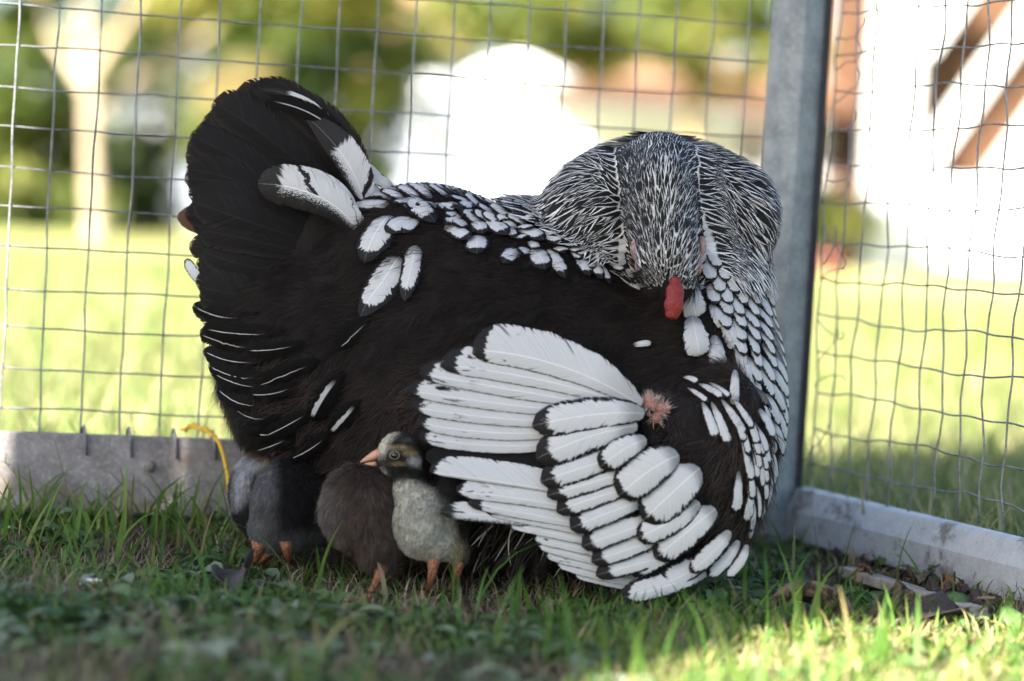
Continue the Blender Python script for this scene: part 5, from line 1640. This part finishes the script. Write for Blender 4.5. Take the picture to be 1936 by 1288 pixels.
M['dead_plum'] = dead_mat('purple_brown_leaf', (0.042, 0.029, 0.027), (0.075, 0.054, 0.051), (0.10, 0.075, 0.07), False)
M['dead_orange'] = dead_mat('orange_brown_leaf', (0.20, 0.09, 0.03), (0.34, 0.17, 0.06), (0.25, 0.16, 0.08), False)
M['stem'] = simple('yellow_stem', (0.34, 0.23, 0.06), 0.6)
M['twig'] = simple('grey_twig', (0.16, 0.12, 0.10), 0.85)

def dead_leaf(label, b, tp, width, arch, roll, mat, stem=None, group='dead leaves on the ground', lift=0.004, wavy=0.0012, seed=0):
    r = np.random.default_rng(seed)
    p0, p1 = ground_hit(*b), ground_hit(*tp)
    p0[2] += lift; p1[2] += lift
    d = p1 - p0; L_ = np.linalg.norm(d); T = d / L_
    Sd = unit(np.cross(np.array([0, 0, 1.0]), T)); up = np.cross(T, Sd)
    Sd, up = Sd * math.cos(roll) + up * math.sin(roll), up * math.cos(roll) - Sd * math.sin(roll)
    n, nw = 16, 9
    V = np.empty((n, nw, 3)); U = np.empty((n, nw, 2))
    ph = r.uniform(0, 6, 4)
    for i in range(n):
        u = i / (n - 1)
        w = width * (np.interp(u, [0, .12, .4, .7, 1], [.06, .6, 1, .75, .03])) * (1 + 0.06 * r.normal())
        for j in range(nw):
            a = j / (nw - 1) * 2 - 1
            q = p0 + d * u + up * (arch * math.sin(math.pi * u)) + Sd * a * w * (1 - 0.25 * abs(a)) + up * (0.55 * w * a * a) + up * wavy * math.sin(9 * u + 4 * a + ph[0]) + Sd * wavy * math.sin(13 * u + ph[1])
            q[2] = max(q[2], float(gz(q[0], q[1])) + 0.0015)
            V[i, j] = q; U[i, j] = (u, j / (nw - 1))
    o = link('dead_leaf', mesh_np('dead_leaf', V.reshape(-1, 3), grid_faces(n, nw), U.reshape(-1, 2)), mat)
    md_ = o.modifiers.new('thickness', 'SOLIDIFY'); md_.thickness = 0.0005
    tag(o, label, 'leaf', group)
    if stem:
        s1 = ground_hit(*stem); s1[2] += 0.004
        MB().tube([V[0, nw // 2], (V[0, nw // 2] + s1) / 2 + np.array([0, 0, 0.003]), s1], [0.0011, 0.0009, 0.0008], 6).build('leaf_stalk', M['stem'], o, True)
    return o
dead_leaf('curled mottled brown leaf lying among weeds before the hen breast', (1625, 1192), (1425, 1172), 0.017, 0.010, 0.5, M['dead_mottled'], (1690, 1200), seed=1)
dead_leaf('cupped mottled dark leaf standing on edge with yellow stalk', (1640, 1185), (1755, 1180), 0.022, 0.004, 1.0, M['dead_mottled'], (1590, 1195), seed=2)
dead_leaf('smooth purple brown leaf arched like a tent beside the mottled leaf', (1835, 1188), (1690, 1208), 0.013, 0.010, -0.4, M['dead_plum'], (1920, 1210), seed=3)
dead_leaf('folded greyish brown leaf fragment in front of the dark chick', (462, 1100), (440, 1160), 0.016, 0.007, 0.35, M['dead_plum'], None, seed=4, lift=0.006)
dead_leaf('small orange brown leaf upright near the pale rail', (1610, 1112), (1640, 1096), 0.008, 0.002, 1.2, M['dead_orange'], None, seed=5)
lr = np.random.default_rng(606)
for i in range(16):
    x_ = lr.uniform(1500, 1900); y_ = 1045 + (x_ - 1500) * 0.20 + lr.uniform(-18, 40)
    a = lr.uniform(0, 6.28)
    dead_leaf('small brown leaf scrap littering the soil along the pale rail', (x_, y_), (x_ + 34 * math.cos(a), y_ + 12 * math.sin(a)), lr.uniform(0.004, 0.009), lr.uniform(0.0, 0.004), lr.uniform(-0.8, 0.8),
              [M['dead_plum'], M['dead_mottled'], M['dead_orange']][int(lr.integers(0, 3)) if i % 4 else 0], None, 'brown leaf scraps along the rail', 0.003, seed=20 + i)
def twig(label, pts, rad):
    P = []
    for x_, y_, z_ in pts:
        q = ground_hit(x_, y_); q[2] += z_; P.append(q)
    tag(MB().tube(P, [rad * (1 - 0.5 * k / len(P)) for k in range(len(P))], 7).build('twig', M['twig'], None, True), label, 'twig', 'twigs on the ground')
twig('thin grey twig beside the mottled curled leaf', [(1380, 1170, 0.003), (1420, 1150, 0.006), (1462, 1132, 0.008)], 0.0016)
twig('dark twig lying under the pale rail', [(1640, 1120, 0.004), (1720, 1130, 0.006), (1800, 1148, 0.005), (1880, 1150, 0.006)], 0.0013)
# weathered batten lying along the rail
a_, b_ = ground_hit(1600, 1090), ground_hit(1850, 1168)
dv = unit(b_ - a_); ang = math.atan2(dv[1], dv[0]); c_ = (a_ + b_) / 2
M['batten'] = simple('grey_batten', (0.30, 0.27, 0.24), 0.85, 0.2, 0, 70, 0.35, 0.4, 0.001)
tag(MB().box((c_[0], c_[1], c_[2] + 0.003), float(np.linalg.norm(b_ - a_)), 0.012, 0.006, ang).build('batten', M['batten'], None, False, 0.0008), 'thin weathered wooden batten on the soil beside the rail', 'batten')
# broad dock leaves by the corner post
for (b, tp, w_, lab_) in (((1500, 1035), (1492, 985), 0.012, 'broad green leaf standing at the foot of the corner post'), ((1815, 1185), (1800, 1120), 0.008, 'narrow upright green leaf behind the arched purple leaf'), ((1890, 1190), (1930, 1160), 0.010, 'wide green leaf leaning against the end of the pale rail')):
    p0 = ground_hit(*b); _, _, dz_ = proj(p0); p1 = W(tp[0], tp[1], float(dz_) + 15)
    n, nw = 10, 5
    cc = bez(p0, (p0 + p1) / 2 - AZ * 0.006, p1, n)
    Vv, Uu = feather_geo(cc, np.tile(unit(-AZ - 0.6 * AY), (n, 1)), w_, w_, 'oval', 0.2, nw, lr, 0.02)
    o = link('dock_leaf', mesh_np('dock_leaf', Vv, grid_faces(n, nw), Uu, {'rnd': np.full(len(Vv), 0.5)}), M['leaf'])
    md_ = o.modifiers.new('thickness', 'SOLIDIFY'); md_.thickness = 0.0004
    tag(o, lab_, 'leaf', 'broad upright leaves')
# daisy
M['petal'] = simple('white_petal', (0.8, 0.8, 0.78), 0.6, 0.2, 0, 300, 0.05, 0.0)
M['yolk'] = simple('daisy_yellow', (0.75, 0.45, 0.03), 0.7, 0.2, 0, 900, 0.2, 0.5, 0.0005)
g_ = ground_hit(176, 1126); hd_ = g_ + np.array([0, 0, 0.007])
dy = empty('daisy', g_); tag(dy, 'tiny white daisy with yellow centre in the grass', 'daisy')
MB().tube([g_, hd_], 0.0005, 6).build('stalk', M['leaf'], dy, True)
MB().tube([hd_ - np.array([0, 0, 0.0006]), hd_ + np.array([0, 0, 0.0008]), hd_ + np.array([0, 0, 0.0014])], [0.0014, 0.0013, 0.0005], 10).build('flower_centre', M['yolk'], dy, True)
for k in range(14):
    q = 6.283 * k / 14; dd = np.array([math.cos(q), math.sin(q), 0.35]); sd_ = np.array([-math.sin(q), math.cos(q), 0]) * 0.0006
    MB().quad_box([hd_ + dd * 0.0012 - sd_ * 0.6, hd_ + dd * 0.0012 + sd_ * 0.6, hd_ + dd * 0.0042 + sd_, hd_ + dd * 0.0042 - sd_] + [x_ + np.array([0, 0, 0.0003]) for x_ in (hd_ + dd * 0.0012 - sd_ * 0.6, hd_ + dd * 0.0012 + sd_ * 0.6, hd_ + dd * 0.0042 + sd_, hd_ + dd * 0.0042 - sd_)]).build('petal', M['petal'], dy)
